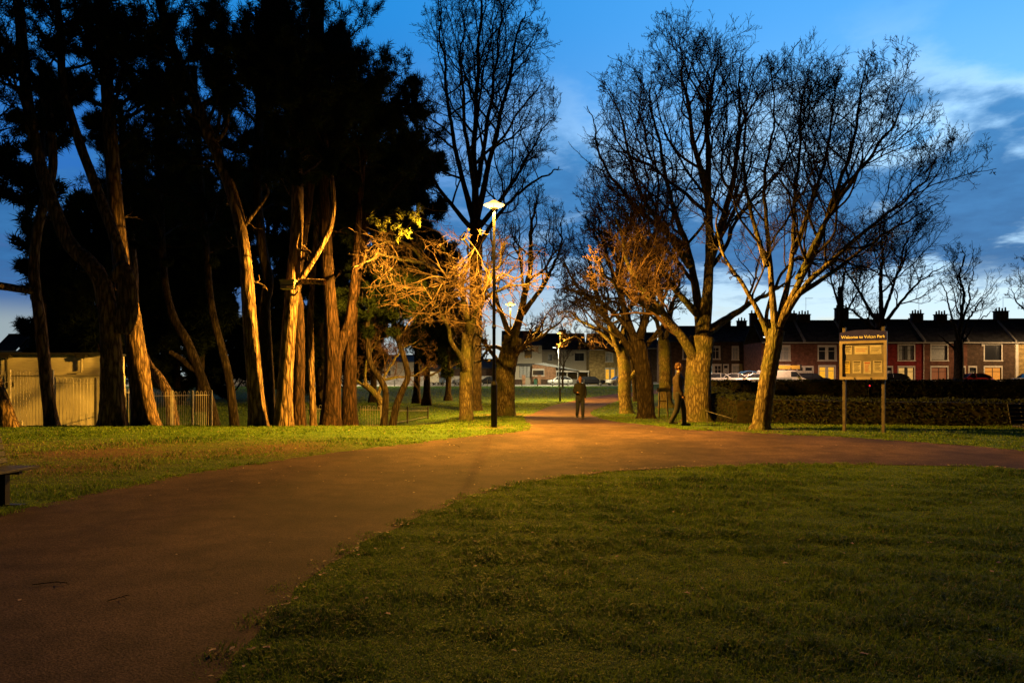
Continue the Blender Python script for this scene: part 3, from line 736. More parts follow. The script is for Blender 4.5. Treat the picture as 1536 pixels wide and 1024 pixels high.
def pine(label, Y, trunk, w, forks=(), dyt=0, crown=None, nb=14, seed=1, name='pine_tree', group='pine trees on the grassy bank', barkm='bark_pine', per=16, cmin=.5, blen=.0, ln=.2, wd=.022, sub=(7, 5), env=None, stubs=0, cat='tree', fm='needles', droop=.0, lit=None):
    rg = np.random.default_rng(100 + seed)
    q0 = limb(trunk, Y, w[0], w[1], dyt, 110, .65)
    bz = tz(q0[0, 0], q0[0, 1]); base = np.array([q0[0, 0], q0[0, 1], bz])
    q0[0, 2] = min(q0[0, 2], bz - .15)
    q0[:, 3] *= 1 + .42 * np.exp(-np.arange(110) / 3.2)
    j = np.stack([nz(q0[:, :3] + seed * 3, .9, k) for k in range(2)], 1) * .035 * np.linspace(.2, 1, 110)[:, None]; q0[:, :2] += j
    root = empty(name, base, label, cat, group)
    V, Q = tubes(q0[None, :, :3], q0[None, :, 3], 26, .075, .7); Vs = [V]; Qs = [Q]; off = len(V); LP = [q0[:: 110 // 30][:30]]
    for fk in forks:
        l = limb(fk[0], Y, fk[1], fk[2], fk[3] if len(fk) > 3 else rg.uniform(-.6, .6), 40)
        V, Q = tubes(l[None, :, :3], l[None, :, 3], 14, .08); Vs.append(V); Qs.append(Q + off); off += len(V)
        if len(fk) > 4 and fk[4]: LP.append(crs(l, 30))
    if stubs:
        pt = q0[None, :, :3]; s, d, L, r = spawn(pt, q0[None, :, 3], np.array([6.]), stubs, .25, 1.2, .12, .16, .0, None, rg, .012, tmax=.8)
        sp, sr = grow(s, d, L, np.minimum(r, .03), 7, .28, .02, .25, rg); V, Q = tubes(sp, sr, 5); Vs.append(V); Qs.append(Q + off); off += len(V)
        s, d, L, r = spawn(sp, sr, L, 3, .3, .8, .5, .6, .0, None, rg, .006); sp, sr = grow(s, d, L, r, 4, .25, .02, .4, rg); V, Q = tubes(sp, sr, 4); Vs.append(V); Qs.append(Q + off); off += len(V)
    build('trunk', np.concatenate(Vs), [np.concatenate(Qs)], M[barkm], root, smooth=True, loc=base)
    E = envelope(env) if env else None
    pts = np.stack([l[:, :3] for l in LP]); rad = np.stack([l[:, 3] for l in LP]); ln0 = np.full(len(pts), blen or 5.0)
    Vs = []; Qs = []; off = 0
    s, d, L, r = spawn(pts, rad, ln0, int(nb * 1.65), cmin, 1.15, .75, .4, .12, E, rg, .02)
    b1, r1 = grow(s, d, L, np.minimum(r, .09), 9, .13, .03 - droop, .3, rg); V, Q = tubes(b1, r1, 5); Vs.append(V); Qs.append(Q + off); off += len(V)
    s, d, L, r = spawn(b1, r1, L, sub[0], .2, .8, .5, .5, .1, E, rg, .01, flat=.3)
    b2, r2 = grow(s, d, L, r, 6, .15, .04 - droop, .4, rg); V, Q = tubes(b2, r2, 4); Vs.append(V); Qs.append(Q + off); off += len(V)
    s, d, L, r = spawn(b2, r2, L, sub[1], .15, .8, .5, .6, .15, E, rg, .006, flat=.2)
    b3, r3 = grow(s, d, L, r, 3, .15, .08, .5, rg); V, Q = tubes(b3, r3, 3); Vs.append(V); Qs.append(Q + off); off += len(V)
    build('branches', np.concatenate(Vs), [np.concatenate(Qs)], M['bark_dark'], root, loc=base)
    tc = np.concatenate([b3[:, 3], b3[:, 2], b3[:, 1], b2[:, 6], b2[:, 5]]); td = np.concatenate([norm(b3[:, 3] - b3[:, 2])] * 3 + [norm(b2[:, 6] - b2[:, 5])] * 2)
    needles('foliage', tc, td, root, base, fm, per, ln, wd, rg)
    return root

def E_(*a): return list(a)
pine('curving slender pine in front of the white hut, closest to its downpipe', 20.6, [(79, 650), (70, 575), (60, 480), (51, 410), (56, 345), (70, 290), (79, 240), (66, 150), (25, 85), (-25, 40)], (19, 10), seed=1, nb=8, cmin=.72, blen=3.2, env=[(0, 60, 20.6, 130, 120, 3)], sub=(7, 5), stubs=3, per=20)
pine('massive leaning pine with double stem, thickest on the bank', 20.3, [(169, 650), (168, 570), (166, 500), (155, 430), (135, 395), (108, 370), (88, 330), (60, 250), (40, 150), (30, 30), (20, -60)], (36, 13),
     forks=[([(180, 500), (188, 440), (180, 380), (165, 335), (140, 270), (118, 210), (95, 130), (90, 40), (75, -60)], 20, 9, .4, 1), ([(170, 420), (185, 400), (196, 420), (200, 470), (190, 500)], 16, 12, -.15)], seed=2, nb=10, cmin=.62, blen=3.8, env=[(110, 60, 20.3, 150, 140, 3)], stubs=4, sub=(6, 5))
pine('thick ridged pine leaning back, its bark brightly lit beside the railings', 21.2, [(221, 650), (213, 590), (203, 520), (194, 460), (184, 420), (176, 340), (168, 240), (160, 120), (152, 0), (150, -60)], (36, 15), seed=3, nb=12, cmin=.6, blen=4.2, env=[(210, 70, 22, 150, 170, 4)], stubs=6, per=20)
pine('straight lit pine with long bare trunk leaning away at the top', 20.4, [(388, 650), (383, 580), (376, 500), (371, 430), (364, 360), (345, 280), (312, 200), (280, 120), (252, 50), (225, -60)], (27, 12),
     forks=[([(318, 215), (332, 205), (341, 190), (343, 172)], 7, 2, -.2), ([(362, 345), (385, 315), (402, 290), (398, 275)], 6, 2, -.3)], seed=4, nb=14, cmin=.55, blen=5, env=[(290, 80, 21.5, 170, 190, 4)], stubs=7, per=22)
pine('upright lit pine carrying the bat box and a sawn stub', 20, [(426, 650), (427, 590), (431, 520), (437, 450), (441, 400), (446, 330), (444, 240), (436, 150), (428, 60), (420, -60)], (26, 14),
     forks=[([(438, 440), (458, 408), (480, 372), (497, 335), (500, 290), (492, 230), (480, 150)], 11, 5, -.3, 1), ([(436, 424), (460, 422), (487, 423)], 9, 8, -.5), ([(445, 395), (462, 380), (446, 372), (449, 350)], 4, 1.5, -.3)], seed=5, nb=15, cmin=.5, blen=5, env=[(440, 70, 21, 150, 190, 4)], stubs=8, per=22)
pine('reddish shaded pine close behind the bat box pine', 21.8, [(447, 650), (448, 590), (449, 520), (447, 460), (444, 420), (462, 300), (470, 150), (470, -40)], (21, 12), barkm='bark_shaded', seed=6, nb=12, cmin=.55, blen=4.5, env=[(500, 90, 23, 130, 170, 4)], stubs=3, per=20)
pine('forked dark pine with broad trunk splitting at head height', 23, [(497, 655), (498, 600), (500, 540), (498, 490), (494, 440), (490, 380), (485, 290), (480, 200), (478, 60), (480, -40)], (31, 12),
     forks=[([(502, 540), (514, 508), (524, 480), (529, 440), (534, 380), (542, 280), (552, 150)], 18, 7, .3, 1)], barkm='bark_shaded', seed=7, nb=15, cmin=.45, blen=4.6, env=[(560, 110, 24, 115, 170, 4)], stubs=4, per=22)
pine('black unlit pine standing behind the forked pine', 25.5, [(526, 660), (524, 600), (526, 540), (530, 450), (545, 350), (556, 250), (564, 170), (570, 110)], (27, 9), barkm='bark_shaded', seed=8, nb=16, cmin=.35, blen=4.8, env=[(575, 165, 25.5, 95, 215, 4)], per=22, sub=(8, 5))
pine('thin dark pine stem between two lit trunks and the forked pine', 24.5, [(471, 655), (469, 600), (467, 540), (466, 470), (472, 380), (480, 250), (478, 100)], (11, 7), seed=9, nb=14, cmin=.45, blen=3.6, env=[(470, 190, 24.5, 110, 140, 4)], per=20)
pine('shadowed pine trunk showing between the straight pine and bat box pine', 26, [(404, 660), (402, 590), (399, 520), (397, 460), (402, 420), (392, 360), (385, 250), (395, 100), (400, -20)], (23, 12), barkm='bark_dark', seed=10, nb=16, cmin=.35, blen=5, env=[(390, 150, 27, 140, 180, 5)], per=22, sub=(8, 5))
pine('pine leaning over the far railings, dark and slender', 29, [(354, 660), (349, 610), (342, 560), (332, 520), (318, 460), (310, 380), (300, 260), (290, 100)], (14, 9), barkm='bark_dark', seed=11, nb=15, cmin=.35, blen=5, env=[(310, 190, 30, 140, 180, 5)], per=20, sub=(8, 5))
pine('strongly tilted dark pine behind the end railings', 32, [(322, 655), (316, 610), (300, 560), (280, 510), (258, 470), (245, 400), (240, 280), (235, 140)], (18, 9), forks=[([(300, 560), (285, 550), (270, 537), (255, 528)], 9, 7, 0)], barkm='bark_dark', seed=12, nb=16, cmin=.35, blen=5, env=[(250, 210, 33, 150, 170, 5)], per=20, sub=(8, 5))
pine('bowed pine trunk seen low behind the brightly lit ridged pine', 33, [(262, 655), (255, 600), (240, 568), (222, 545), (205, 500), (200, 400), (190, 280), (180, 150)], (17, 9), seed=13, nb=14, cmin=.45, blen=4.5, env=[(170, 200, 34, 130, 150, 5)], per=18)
pine('leaning pine cut by the picture edge beside the hut', 19.6, [(17, 652), (8, 615), (-4, 580), (-22, 540), (-60, 480), (-80, 380), (-80, 200), (-70, 0)], (20, 14), forks=[([(-50, 440), (-20, 428), (8, 430), (33, 434), (52, 436)], 15, 9, .5)], seed=14, nb=8, cmin=.6, blen=3.4, env=[(-40, 90, 19.6, 110, 120, 3)], sub=(5, 4))
CR = 'crooked dark pines beside the low railings'
pine('crooked dark pine with twin bends, first of the pair by the low railings', 26, [(575, 645), (578, 610), (578, 585), (570, 568), (556, 545), (552, 510), (548, 470), (525, 440), (515, 400)], (11, 8), barkm='bark_dark', seed=15, nb=12, cmin=.6, blen=2.6, env=[(545, 400, 27, 70, 90, 3)], per=16, group=CR)
pine('crooked dark pine bowed like a bent elbow, outer of the pair', 26.3, [(588, 645), (594, 612), (604, 585), (612, 565), (607, 540), (596, 505), (586, 465), (580, 420), (585, 380)], (11, 7), barkm='bark_dark', seed=16, nb=12, cmin=.6, blen=2.6, env=[(600, 400, 27, 65, 90, 3)], per=16, group=CR)
# dark evergreens farther back, filling below the high crowns
EV = 'dark evergreens standing in the field'
evs = [('airy dark evergreen whose sprays show between the leaning left pines', 40, 62, 600, 90, (66, 235, 88, 150), 47), ('dark low evergreen between the bowed and tilted pines', 58, 265, 592, 430, (268, 522, 62, 62), 46), ('dark low evergreen at the hut corner', 60, 95, 592, 400, (98, 525, 60, 62), 41), ('black low evergreen beyond the double pine', 66, 175, 590, 420, (175, 525, 70, 62), 42), ('dark low evergreen beyond the end railings', 70, 345, 590, 400, (345, 525, 60, 62), 43),
       ('dark low evergreen filling the gap by the bat box pine', 64, 440, 590, 420, (440, 525, 55, 62), 44), ('dark low evergreen behind the forked pine foot', 72, 520, 588, 420, (520, 525, 55, 62), 45),
       ('dark spreading evergreen rising behind the hut roof', 44, 150, 600, 270, (150, 420, 92, 125), 31), ('dense black evergreen behind the curving pine stems', 52, 215, 595, 250, (215, 400, 90, 130), 32),
       ('dark evergreen filling the gap before the straight pine', 46, 300, 600, 230, (295, 390, 85, 130), 33), ('tall black evergreen between the lit trunks', 58, 400, 592, 150, (400, 340, 95, 170), 34),
       ('dark evergreen seen through the forked pine', 50, 480, 596, 180, (480, 360, 85, 150), 35), ('dark broad evergreen behind the crooked pair', 62, 560, 590, 190, (560, 340, 75, 160), 36),
       ('low bushy evergreen behind the golden tree branches', 56, 640, 592, 350, (640, 440, 55, 85), 37), ('dark evergreen on the skyline nearest the tall bare tree', 60, 625, 592, 150, (625, 260, 48, 140), 38),
       ('squat dark evergreen behind the trunk beside the low tree', 66, 672, 588, 440, (675, 500, 45, 50), 39)]
for lb, Y, px, pb, pt, (ex, ey, rx, ry), sd in evs:
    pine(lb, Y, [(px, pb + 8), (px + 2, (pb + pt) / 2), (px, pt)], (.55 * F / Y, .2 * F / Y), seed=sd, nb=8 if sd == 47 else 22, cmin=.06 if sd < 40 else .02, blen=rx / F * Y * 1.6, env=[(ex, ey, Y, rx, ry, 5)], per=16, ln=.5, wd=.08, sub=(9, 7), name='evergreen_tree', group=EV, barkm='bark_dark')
# sunless conifer row at the far side of the hut
# lamp-lit sprig hanging from the black pine
def sprig():
    rg = np.random.default_rng(5)
    l = limb([(540, 330), (565, 328), (590, 322), (606, 330)], 22, 2.5, 1.2, -1.6, 12)
    base = l[0, :3]
    root = empty('pine_branch', base, 'drooping leafy branch glowing yellow green beside the lamp', 'branch')
    V, Q = tubes(l[None, :, :3], l[None, :, 3], 5); build('twig', V, [Q], M['bark_dark'], root, loc=base)
    c = []; 
    for (px, py, s) in [(560, 328, 8), (582, 330, 7), (598, 340, 9), (612, 350, 9), (604, 322, 8), (622, 334, 8), (628, 312, 6), (598, 356, 6), (575, 340, 6), (618, 322, 6)]:
        for k in range(7): c.append(P(px + rg.normal(0, s * .5), py + rg.normal(0, s * .5), 20.6 + rg.normal(0, .12)))
    c = np.array(c); needles('foliage', c, norm(rg.normal(size=c.shape) + np.array([.4, 0, -.2])), root, base, 'needles_lit', 16, .11, .018, rg)
sprig()

# ------------------------------------------------------------------ lamps
def photometry(d):
    """cut-off street lantern: full below, fading out just above the horizontal"""
    d.use_nodes = True; nt = d.node_tree; N = nt.nodes; L = nt.links; e = N.get('Emission') or N.new('ShaderNodeEmission')
    t = N.new('ShaderNodeTexCoord'); x = N.new('ShaderNodeSeparateXYZ'); L.new(t.outputs['Normal'], x.inputs[0])
    a = N.new('ShaderNodeMapRange'); a.inputs[1].default_value = -1; a.inputs[2].default_value = 1; L.new(x.outputs[2], a.inputs[0])
    r = N.new('ShaderNodeValToRGB'); cr = r.color_ramp; el = cr.elements
    st = [(0, .62), (.2, .72), (.36, .95), (.41, .95), (.435, .6), (.465, .32), (.49, .2), (.51, .09), (.535, .02), (.58, .003), (1, .002)]
    el[0].position = 0; el[0].color = (.62, .62, .62, 1); el[1].position = 1; el[1].color = (.002, .002, .002, 1)
    for p, v in st[1:-1]: q = el.new(p); q.color = (v, v, v, 1)
    L.new(a.outputs[0], r.inputs[0])
    # made-up asymmetry: throw cut towards the camera, boosted towards the hut side
    g = N.new('ShaderNodeMapRange'); g.interpolation_type = 'SMOOTHSTEP'; g.inputs[1].default_value = -.85; g.inputs[2].default_value = -.3; g.inputs[3].default_value = .5; g.inputs[4].default_value = 1; L.new(x.outputs[1], g.inputs[0])
    g2_ = N.new('ShaderNodeMapRange'); g2_.interpolation_type = 'SMOOTHSTEP'; g2_.inputs[1].default_value = -.9; g2_.inputs[2].default_value = -.45; g2_.inputs[3].default_value = 1.45; g2_.inputs[4].default_value = 1; L.new(x.outputs[0], g2_.inputs[0])
    m0 = N.new('ShaderNodeMath'); m0.operation = 'MULTIPLY'; L.new(g.outputs[0], m0.inputs[0]); L.new(g2_.outputs[0], m0.inputs[1])
    m = N.new('ShaderNodeMath'); m.operation = 'MULTIPLY'; L.new(r.outputs[0], m.inputs[0]); L.new(m0.outputs[0], m.inputs[1]); L.new(m.outputs[0], e.inputs['Strength'])
def light(name, loc, power, col, r, parent):
    d = bpy.data.lights.new(name, 'POINT'); d.energy = power; d.color = col; d.shadow_soft_size = r; photometry(d)
    o = bpy.data.objects.new(name, d); COL.objects.link(o); o.parent = parent; o.location = loc; return o
M['bulb'] = mat('glowing lamp bowl', (.9, .8, .6), .4, emit=(1, .52, .12), es=5.5)
M['bulb_soft'] = mat('glowing far lamp bowl', (.9, .8, .6), .4, emit=(1, .52, .12), es=5)
M['bulb_rim'] = mat('glowing lamp shade', (.8, .6, .3), .4, emit=(1, .5, .1), es=2.2)
M['bulb_white'] = mat('white lamp lens', (.9, .9, .9), .4, emit=(.85, 1, .85), es=6)
SOD = (1.0, .46, .042)
def park_lamp(px, py, Y, H, label, power, bulb='bulb'):
    X = (px - 768) / F * Y; z = tz(X, Y)
    root = empty('park_lamp', (X, Y, z), label, 'lamp post', 'park lamp posts beside the path')
    b = MB(); b.lathe([(.085, -.2), (.085, 1.15), (.075, 1.2), (.045, 1.28), (.045, H * .45)], n=16); b.lathe([(.045, H * .45), (.036, H - .16)], n=14).build('pole', M['pole'], root, smooth=False)
    MB().bx(-.045, .045, -.092, -.083, .35, .85).build('door', M['pole'], root)
    MB().lathe([(.055, H * .45 - .04), (.06, H * .45), (.05, H * .45 + .05)], n=14).build('collar', M['pole'], root)
    MB().lathe([(.045, H - .16), (.06, H - .12), (.11, H - .105)], n=16).build('spigot', M['pole'], root)
    MB().lathe([(.12, H - .105), (.27, H - .035), (.284, H - .026)], n=28).build('bowl', M[bulb], root, smooth=True)
    MB().lathe([(.285, H - .025), (.2, H + .01), (.12, H + .055), (.06, H + .1), (.02, H + .105)], n=28).build('canopy', M['bulb_rim'], root, smooth=True)
    for k in range(3):
        a = k * 2 * PI / 3 + .5
        MB().rod((.1 * math.cos(a), .1 * math.sin(a), H - .12), (.275 * math.cos(a), .275 * math.sin(a), H - .02), .006).build('bracket', M['pole'], root)
    light('lamp_light', (0, 0, H - .19), power, SOD, .09, root)
    return root
L1 = park_lamp(741, 637, 19.9, 6.05, 'tall black park lamp nearest the camera, shining orange', 49000)
L2 = park_lamp(765.5, 623, 40, 6.05, 'second park lamp, standing in front of the stout tree', 40000)
L3 = park_lamp(840, 602, 65, 6.05, 'farthest and smallest park lamp, left of the walker', 40000, 'bulb_soft')

def street_lamp(X, Y, H, label, power, col, arm=-.7, m='bulb_white'):
    z = tz(X, Y)
    root = empty('street_lamp', (X, Y, z), label, 'street lamp', 'street lamps along the roads')
    MB().lathe([(.11, -.2), (.11, 1.4), (.075, 1.5), (.055, H)], n=14).build('pole', M['galv'], root)
    MB().rod((0, 0, H - .05), (arm, 0, H + .12), .035).build('arm', M['galv'], root)
    MB().box((arm * 1.35, 0, H + .15), (.6, .24, .1), ry=-.1 * np.sign(arm)).build('lamp_head', M['galv'], root, bevel=.02)
    MB().box((arm * 1.35, 0, H + .085), (.42, .18, .05), ry=-.1 * np.sign(arm)).build('lens', M[m], root)
    light('lamp_light', (arm * 1.35, -.05, H - .1), power, col, .12, root)
    return root
street_lamp(7.2, 113, 5.9, 'pale steel street lamp by the white parked car', 9000, (1, .86, .5), -.5)
street_lamp((1157 - 768) / F * 80, 80, 5.4, 'street lamp peeping out beside the slim leaning trunk', 7000, (1, .6, .36), -.45)
street_lamp(66, 84.5, 6.5, 'unseen assumed street lamp lighting the stone end house', 7000, (1, .6, .25), -.7)  # lamp just out of frame, assumed from the yellow light on the end house
street_lamp(-22, 113, 6, 'unseen street lamp added by the white trailer', 10000, (1, .75, .45), .6)  # hidden lamp added to light the far buildings
street_lamp(-62, 113, 6, 'unseen street lamp added beyond the hut and dark pines', 5000, (1, .8, .5), .6)  # out of sight behind the trees, added to brighten the far road

# ------------------------------------------------------------------ houses
class House:
    def __init__(s, name, label, x0, x1, y, z0, group=None, cat='house'):
        s.cx = (x0 + x1) / 2; s.y = y; s.z0 = z0
        s.root = empty(name, (s.cx, y, z0), label, cat, group); s.x0 = x0 - s.cx; s.x1 = x1 - s.cx
    def front(s, rects, h, m, depth=7, name='wall', gable=None, rev=.14):
        """front wall at local y=0 with openings; rects (x0,x1,z0,z1)"""
        xs = sorted({s.x0, s.x1, *[r[0] for r in rects], *[r[1] for r in rects]}); zs = sorted({-.5, h, *[r[2] for r in rects], *[r[3] for r in rects]})
        b = MB()
        for i in range(len(xs) - 1):
            for j in range(len(zs) - 1):
                cx, cz = (xs[i] + xs[i + 1]) / 2, (zs[j] + zs[j + 1]) / 2
                if any(r[0] < cx < r[1] and r[2] < cz < r[3] for r in rects): continue
                b.add([(xs[i], 0, zs[j]), (xs[i + 1], 0, zs[j]), (xs[i + 1], 0, zs[j + 1]), (xs[i], 0, zs[j + 1])], [(0, 1, 2, 3)])
        for r in rects:
            a, c, d, e = r
            b.add([(a, 0, d), (a, rev, d), (a, rev, e), (a, 0, e)], [(0, 1, 2, 3)]); b.add([(c, 0, d), (c, rev, d), (c, rev, e), (c, 0, e)], [(3, 2, 1, 0)])
            b.add([(a, 0, e), (c, 0, e), (c, rev, e), (a, rev, e)], [(3, 2, 1, 0)]); b.add([(a, 0, d), (c, 0, d), (c, rev, d), (a, rev, d)], [(0, 1, 2, 3)])
        b.add([(s.x0, 0, -.5), (s.x0, depth, -.5), (s.x0, depth, h), (s.x0, 0, h)], [(0, 1, 2, 3)])
        b.add([(s.x1, 0, -.5), (s.x1, depth, -.5), (s.x1, depth, h), (s.x1, 0, h)], [(3, 2, 1, 0)])
        b.add([(s.x0, depth, -.5), (s.x1, depth, -.5), (s.x1, depth, h), (s.x0, depth, h)], [(3, 2, 1, 0)])
        if gable:
            xm = gable[0]; b.add([(s.x0, 0, h), (s.x1, 0, h), (xm, 0, h + gable[1])], [(0, 1, 2)]); b.add([(s.x0, depth, h), (s.x1, depth, h), (xm, depth, h + gable[1])], [(2, 1, 0)])
        s.wall = b.build(name, m, s.root); return s.wall
    def window(s, r, frame='white', pane='glass', mull=(.5,), trans=(.68,), trim=.14, rev=.13, twin=False, label=None):
        x0, x1, z0, z1 = r; b = MB(); t = .06
        b.bx(x0, x0 + t, rev - .04, rev + .03, z0, z1); b.bx(x1 - t, x1, rev - .04, rev + .03, z0, z1)
        b.bx(x0 + t, x1 - t, rev - .04, rev + .03, z1 - t, z1); b.bx(x0 + t, x1 - t, rev - .04, rev + .03, z0, z0 + t)
        for u in mull:
            w = .18 if twin else .035
            b.bx(x0 + (x1 - x0) * u - w, x0 + (x1 - x0) * u + w, rev - (.1 if twin else .03), rev + .025, z0 + t + .002, z1 - t - .002)
        for u in trans:
            zz = z0 + (z1 - z0) * u
            b.bx(x0 + t + .002, x1 - t - .002, rev - .02, rev + .02, zz - .03, zz + .03)
        f = b.build('window', M[frame], s.root)
        if label: f['label'] = label
        MB().bx(x0 + .01, x1 - .01, rev + .035, rev + .05, z0 + .01, z1 - .01).build('pane', M[pane], f)
        if trim:
            k = MB(); k.bx(x0 - trim, x0, -.03, .02, z0 - .02, z1 + .22); k.bx(x1, x1 + trim, -.03, .02, z0 - .02, z1 + .22); k.bx(x0, x1, -.03, .02, z1, z1 + .22)
            k.build('surround', M['white'], f)
            MB().bx(x0 - trim - .06, x1 + trim + .06, -.09, .02, z0 - .14, z0 - .022).build('sill', M['white'], f)
        return f
    def door(s, r, m='white', rev=.13, trim=.12, light_=True):
        x0, x1, z0, z1 = r; d = MB(); zt = z1 - .45
        d.bx(x0 + .04, x1 - .04, rev - .03, rev + .03, z0, zt); w = (x1 - x0)
        d.bx(x0, x0 + .04, rev - .05, rev + .04, z0, z1); d.bx(x1 - .04, x1, rev - .05, rev + .04, z0, z1); d.bx(x0 + .04, x1 - .04, rev - .05, rev + .04, zt, zt + .06)
        o = d.build('door', M[m], s.root)
        MB().bx(x0 + .04, x1 - .04, rev + .01, rev + .02, zt + .06, z1).build('fanlight', M['glass'], o)
        p = MB(); p.bx(x0 + w * .25, x0 + w * .42, rev - .038, rev - .028, z0 + .95, zt - .15); p.bx(x0 + w * .58, x0 + w * .75, rev - .038, rev - .028, z0 + .95, zt - .15); p.build('door_glass', M['glass_blue'], o)
        MB().rod((x1 - .14, rev - .03, z0 + 1), (x1 - .14, rev - .08, z0 + 1), .025).build('handle', M['galv'], o)
        if trim:
            k = MB(); k.bx(x0 - trim, x0, -.03, .02, z0, z1 + .2); k.bx(x1, x1 + trim, -.03, .02, z0, z1 + .2); k.bx(x0, x1, -.03, .02, z1, z1 + .2); k.build('door_surround', M['white'], s.root)
    def roof(s, h, rise, depth=7, over=.3, m='slate', chims=(), x0=None, x1=None, chm='brick_dark'):
        x0 = s.x0 if x0 is None else x0; x1 = s.x1 if x1 is None else x1
        b = MB(); e = -over; ez = h - over * rise / (depth / 2)
        b.prism([(e, ez + .02), (depth / 2, h + rise + .02), (depth + over, ez + .02), (depth + over, ez + .16), (depth / 2, h + rise + .18), (e, ez + .16)], x0 + .002, x1 - .002, 'YZ')
        r = b.build('roof', M[m], s.root)
        MB().bx(x0 + .003, x1 - .003, depth / 2 - .12, depth / 2 + .12, h + rise + .16, h + rise + .26).build('ridge', M['brick_dark'], r)
        for cx, w, hh in chims:
            c = MB(); c.bx(cx - w / 2, cx + w / 2, depth / 2 - .35, depth / 2 + .35, h + rise - .6, h + rise + hh); c.bx(cx - w / 2 - .07, cx + w / 2 + .07, depth / 2 - .42, depth / 2 + .42, h + rise + hh, h + rise + hh + .12)
            ch = c.build('chimney', M[chm], r)
            n = max(2, int(w / .34))
            for i in range(n):
                px_ = cx - w / 2 + w * (i + .5) / n
                MB().lathe([(.12, h + rise + hh + .12), (.09, h + rise + hh + .45 + .12 * (i % 2)), (.12, h + rise + hh + .5 + .12 * (i % 2))], (px_, depth / 2, 0), n=8).build('chimney_pot', M['brick_orange'], ch)
        return r
    def gutter(s, h, pipe=None, m='white'):
        MB().bx(s.x0 + .004, s.x1 - .004, -.36, -.24, h - .14, h - .03).build('gutter', M[m], s.root)
        if pipe is not None:
            MB().rod((pipe, -.07, 0), (pipe, -.07, h - .12), .055).build('downpipe', M[m], s.root)

TY, TG = 92.0, .85
def tpx(px): return (px - 768) / F * TY
def tzz(py): return CZ - (py - HZ) / F * TY - TG
EAVE = tzz(513); RISE = 2.9
TER = 'houses of the brick terrace across the road'
def terr(label, a, b, ups, downs, doors, wallm='brick', chims=(), pipe=None, y=TY, rise=RISE, roofm='slate'):
    h = House('terraced_house', label, tpx(a), tpx(b), y, TG, TER)
    rects = []; R = lambda r: (tpx(r[0]) - h.cx, tpx(r[1]) - h.cx, tzz(r[3]), tzz(r[2]))
    rr = [R(r) for r in ups + downs + doors]
    h.front(rr, EAVE, M[wallm])
    for r in ups + downs:
        k = r[4] if len(r) > 4 else {}
        h.window(R(r), **k)
    for r in doors: h.door(R(r), **(r[4] if len(r) > 4 else {}))
    k_ = int(a) % 3; rise = rise + (-.12, .1, 0)[k_]
    h.roof(EAVE, rise, chims=[(tpx(c) - h.cx, w, hh) for c, w, hh in chims], m=roofm)
    cp = MB(); cp.prism([(-.3, EAVE - .1), (3.5, EAVE + rise + .05), (3.5, EAVE + rise + .42), (-.3, EAVE + .22)], h.x1 - .12, h.x1 + .1, 'YZ'); cp.build('roof_coping', M['concrete'], h.root)
    if k_ != 1:
        ax = tpx(chims[0][0]) - h.cx + .3 if chims else 0; tz_ = EAVE + rise + 3.2; ae = MB(); ae.rod((ax, 3.5, EAVE + rise), (ax, 3.5, tz_), .02); ae.rod((ax - .1, 3.5, tz_ - .1), (ax + .9, 3.5, tz_ - .1), .014)
        for q in range(6): ae.rod((ax + .05 + q * .15, 3.2, tz_ - .1), (ax + .05 + q * .15, 3.8, tz_ - .1), .01)
        ae.build('aerial', M['dark'], h.root)
    h.gutter(EAVE, None if pipe is None else tpx(pipe) - h.cx)
    return h
TWN = dict(twin=True, frame='white')
terr('brick terraced house with a dark van parked outside, left of the ladder van', 1142, 1206, [(1166, 1184, 520, 540, dict(pane='glass_blue'))], [(1166, 1184, 549, 568, dict(pane='glass'))], [(1196, 1205, 551, 572)], 'brick', [(1144, .9, .9), (1202, 1.3, .9)])
terr('brick terraced house with paired windows, the lower pair glowing yellow', 1206, 1270, [(1228, 1253, 520, 540, dict(twin=True))], [(1229, 1252, 550, 569, dict(twin=True, pane='lit_yellow'))], [(1208, 1219, 551, 573)], 'brick', [(1222, 1.5, .9)])
terr('terraced house mostly hidden by the notice board', 1270, 1322, [(1280, 1300, 518, 540)], [(1280, 1300, 550, 569)], [(1306, 1316, 551, 573)], 'brick_redlit', [(1281, 1.6, 1.5)])
terr('terraced house with red light put into its wall colour, two cream lit window lights', 1322, 1386, [(1348, 1371, 518, 540, dict(twin=True, pane='glass_blue', frame='dark'))], [(1348, 1371, 551, 570, dict(twin=True, pane='lit_cream', frame='dark'))], [(1327, 1338, 551, 573)], 'brick_redlit', [(1340, 1.0, .9)], pipe=1385)
terr('terraced house with one wide window glowing dull orange', 1386, 1451, [(1397, 1421, 518, 540, dict(frame='dark', pane='glass_blue', mull=(), trans=(.75,)))], [(1397, 1421, 551, 570, dict(frame='dark', pane='lit_dim'))], [(1438, 1447, 551, 573, dict(m='dark'))], 'brick', [(1398, 1.4, 1.0), (1435, 1.4, .9)])
terr('terraced house with an alarm box and bright orange curtained window', 1451, 1522, [(1477, 1502, 517, 540, dict(frame='dark', mull=(), trans=()))], [(1477, 1502, 551, 570, dict(frame='dark', pane='lit_orange'))], [(1454, 1464, 551, 573, dict(m='dark'))], 'brick_dark', [(1529, 1.6, 1.2)])
hx = terr('yellow-lit stone end house with a pale corner pilaster', 1522, 1600, [(1545, 1575, 518, 540)], [(1545, 1575, 550, 570)], [], 'stone', [(1590, 1.3, 1.0)])
MB().bx(hx.x0 + .05, hx.x0 + .42, -.1, .01, 0, EAVE - .15).build('pilaster', M['white'], hx.root)
hz5 = [o for o in COL.objects if o.name.startswith('terraced_house') and 'alarm box' in o.get('label', '')][0]
MB().bx(-1.25, -.95, -.12, -.01, EAVE - .5, EAVE - .2).build('alarm_box', M['white'], hz5)
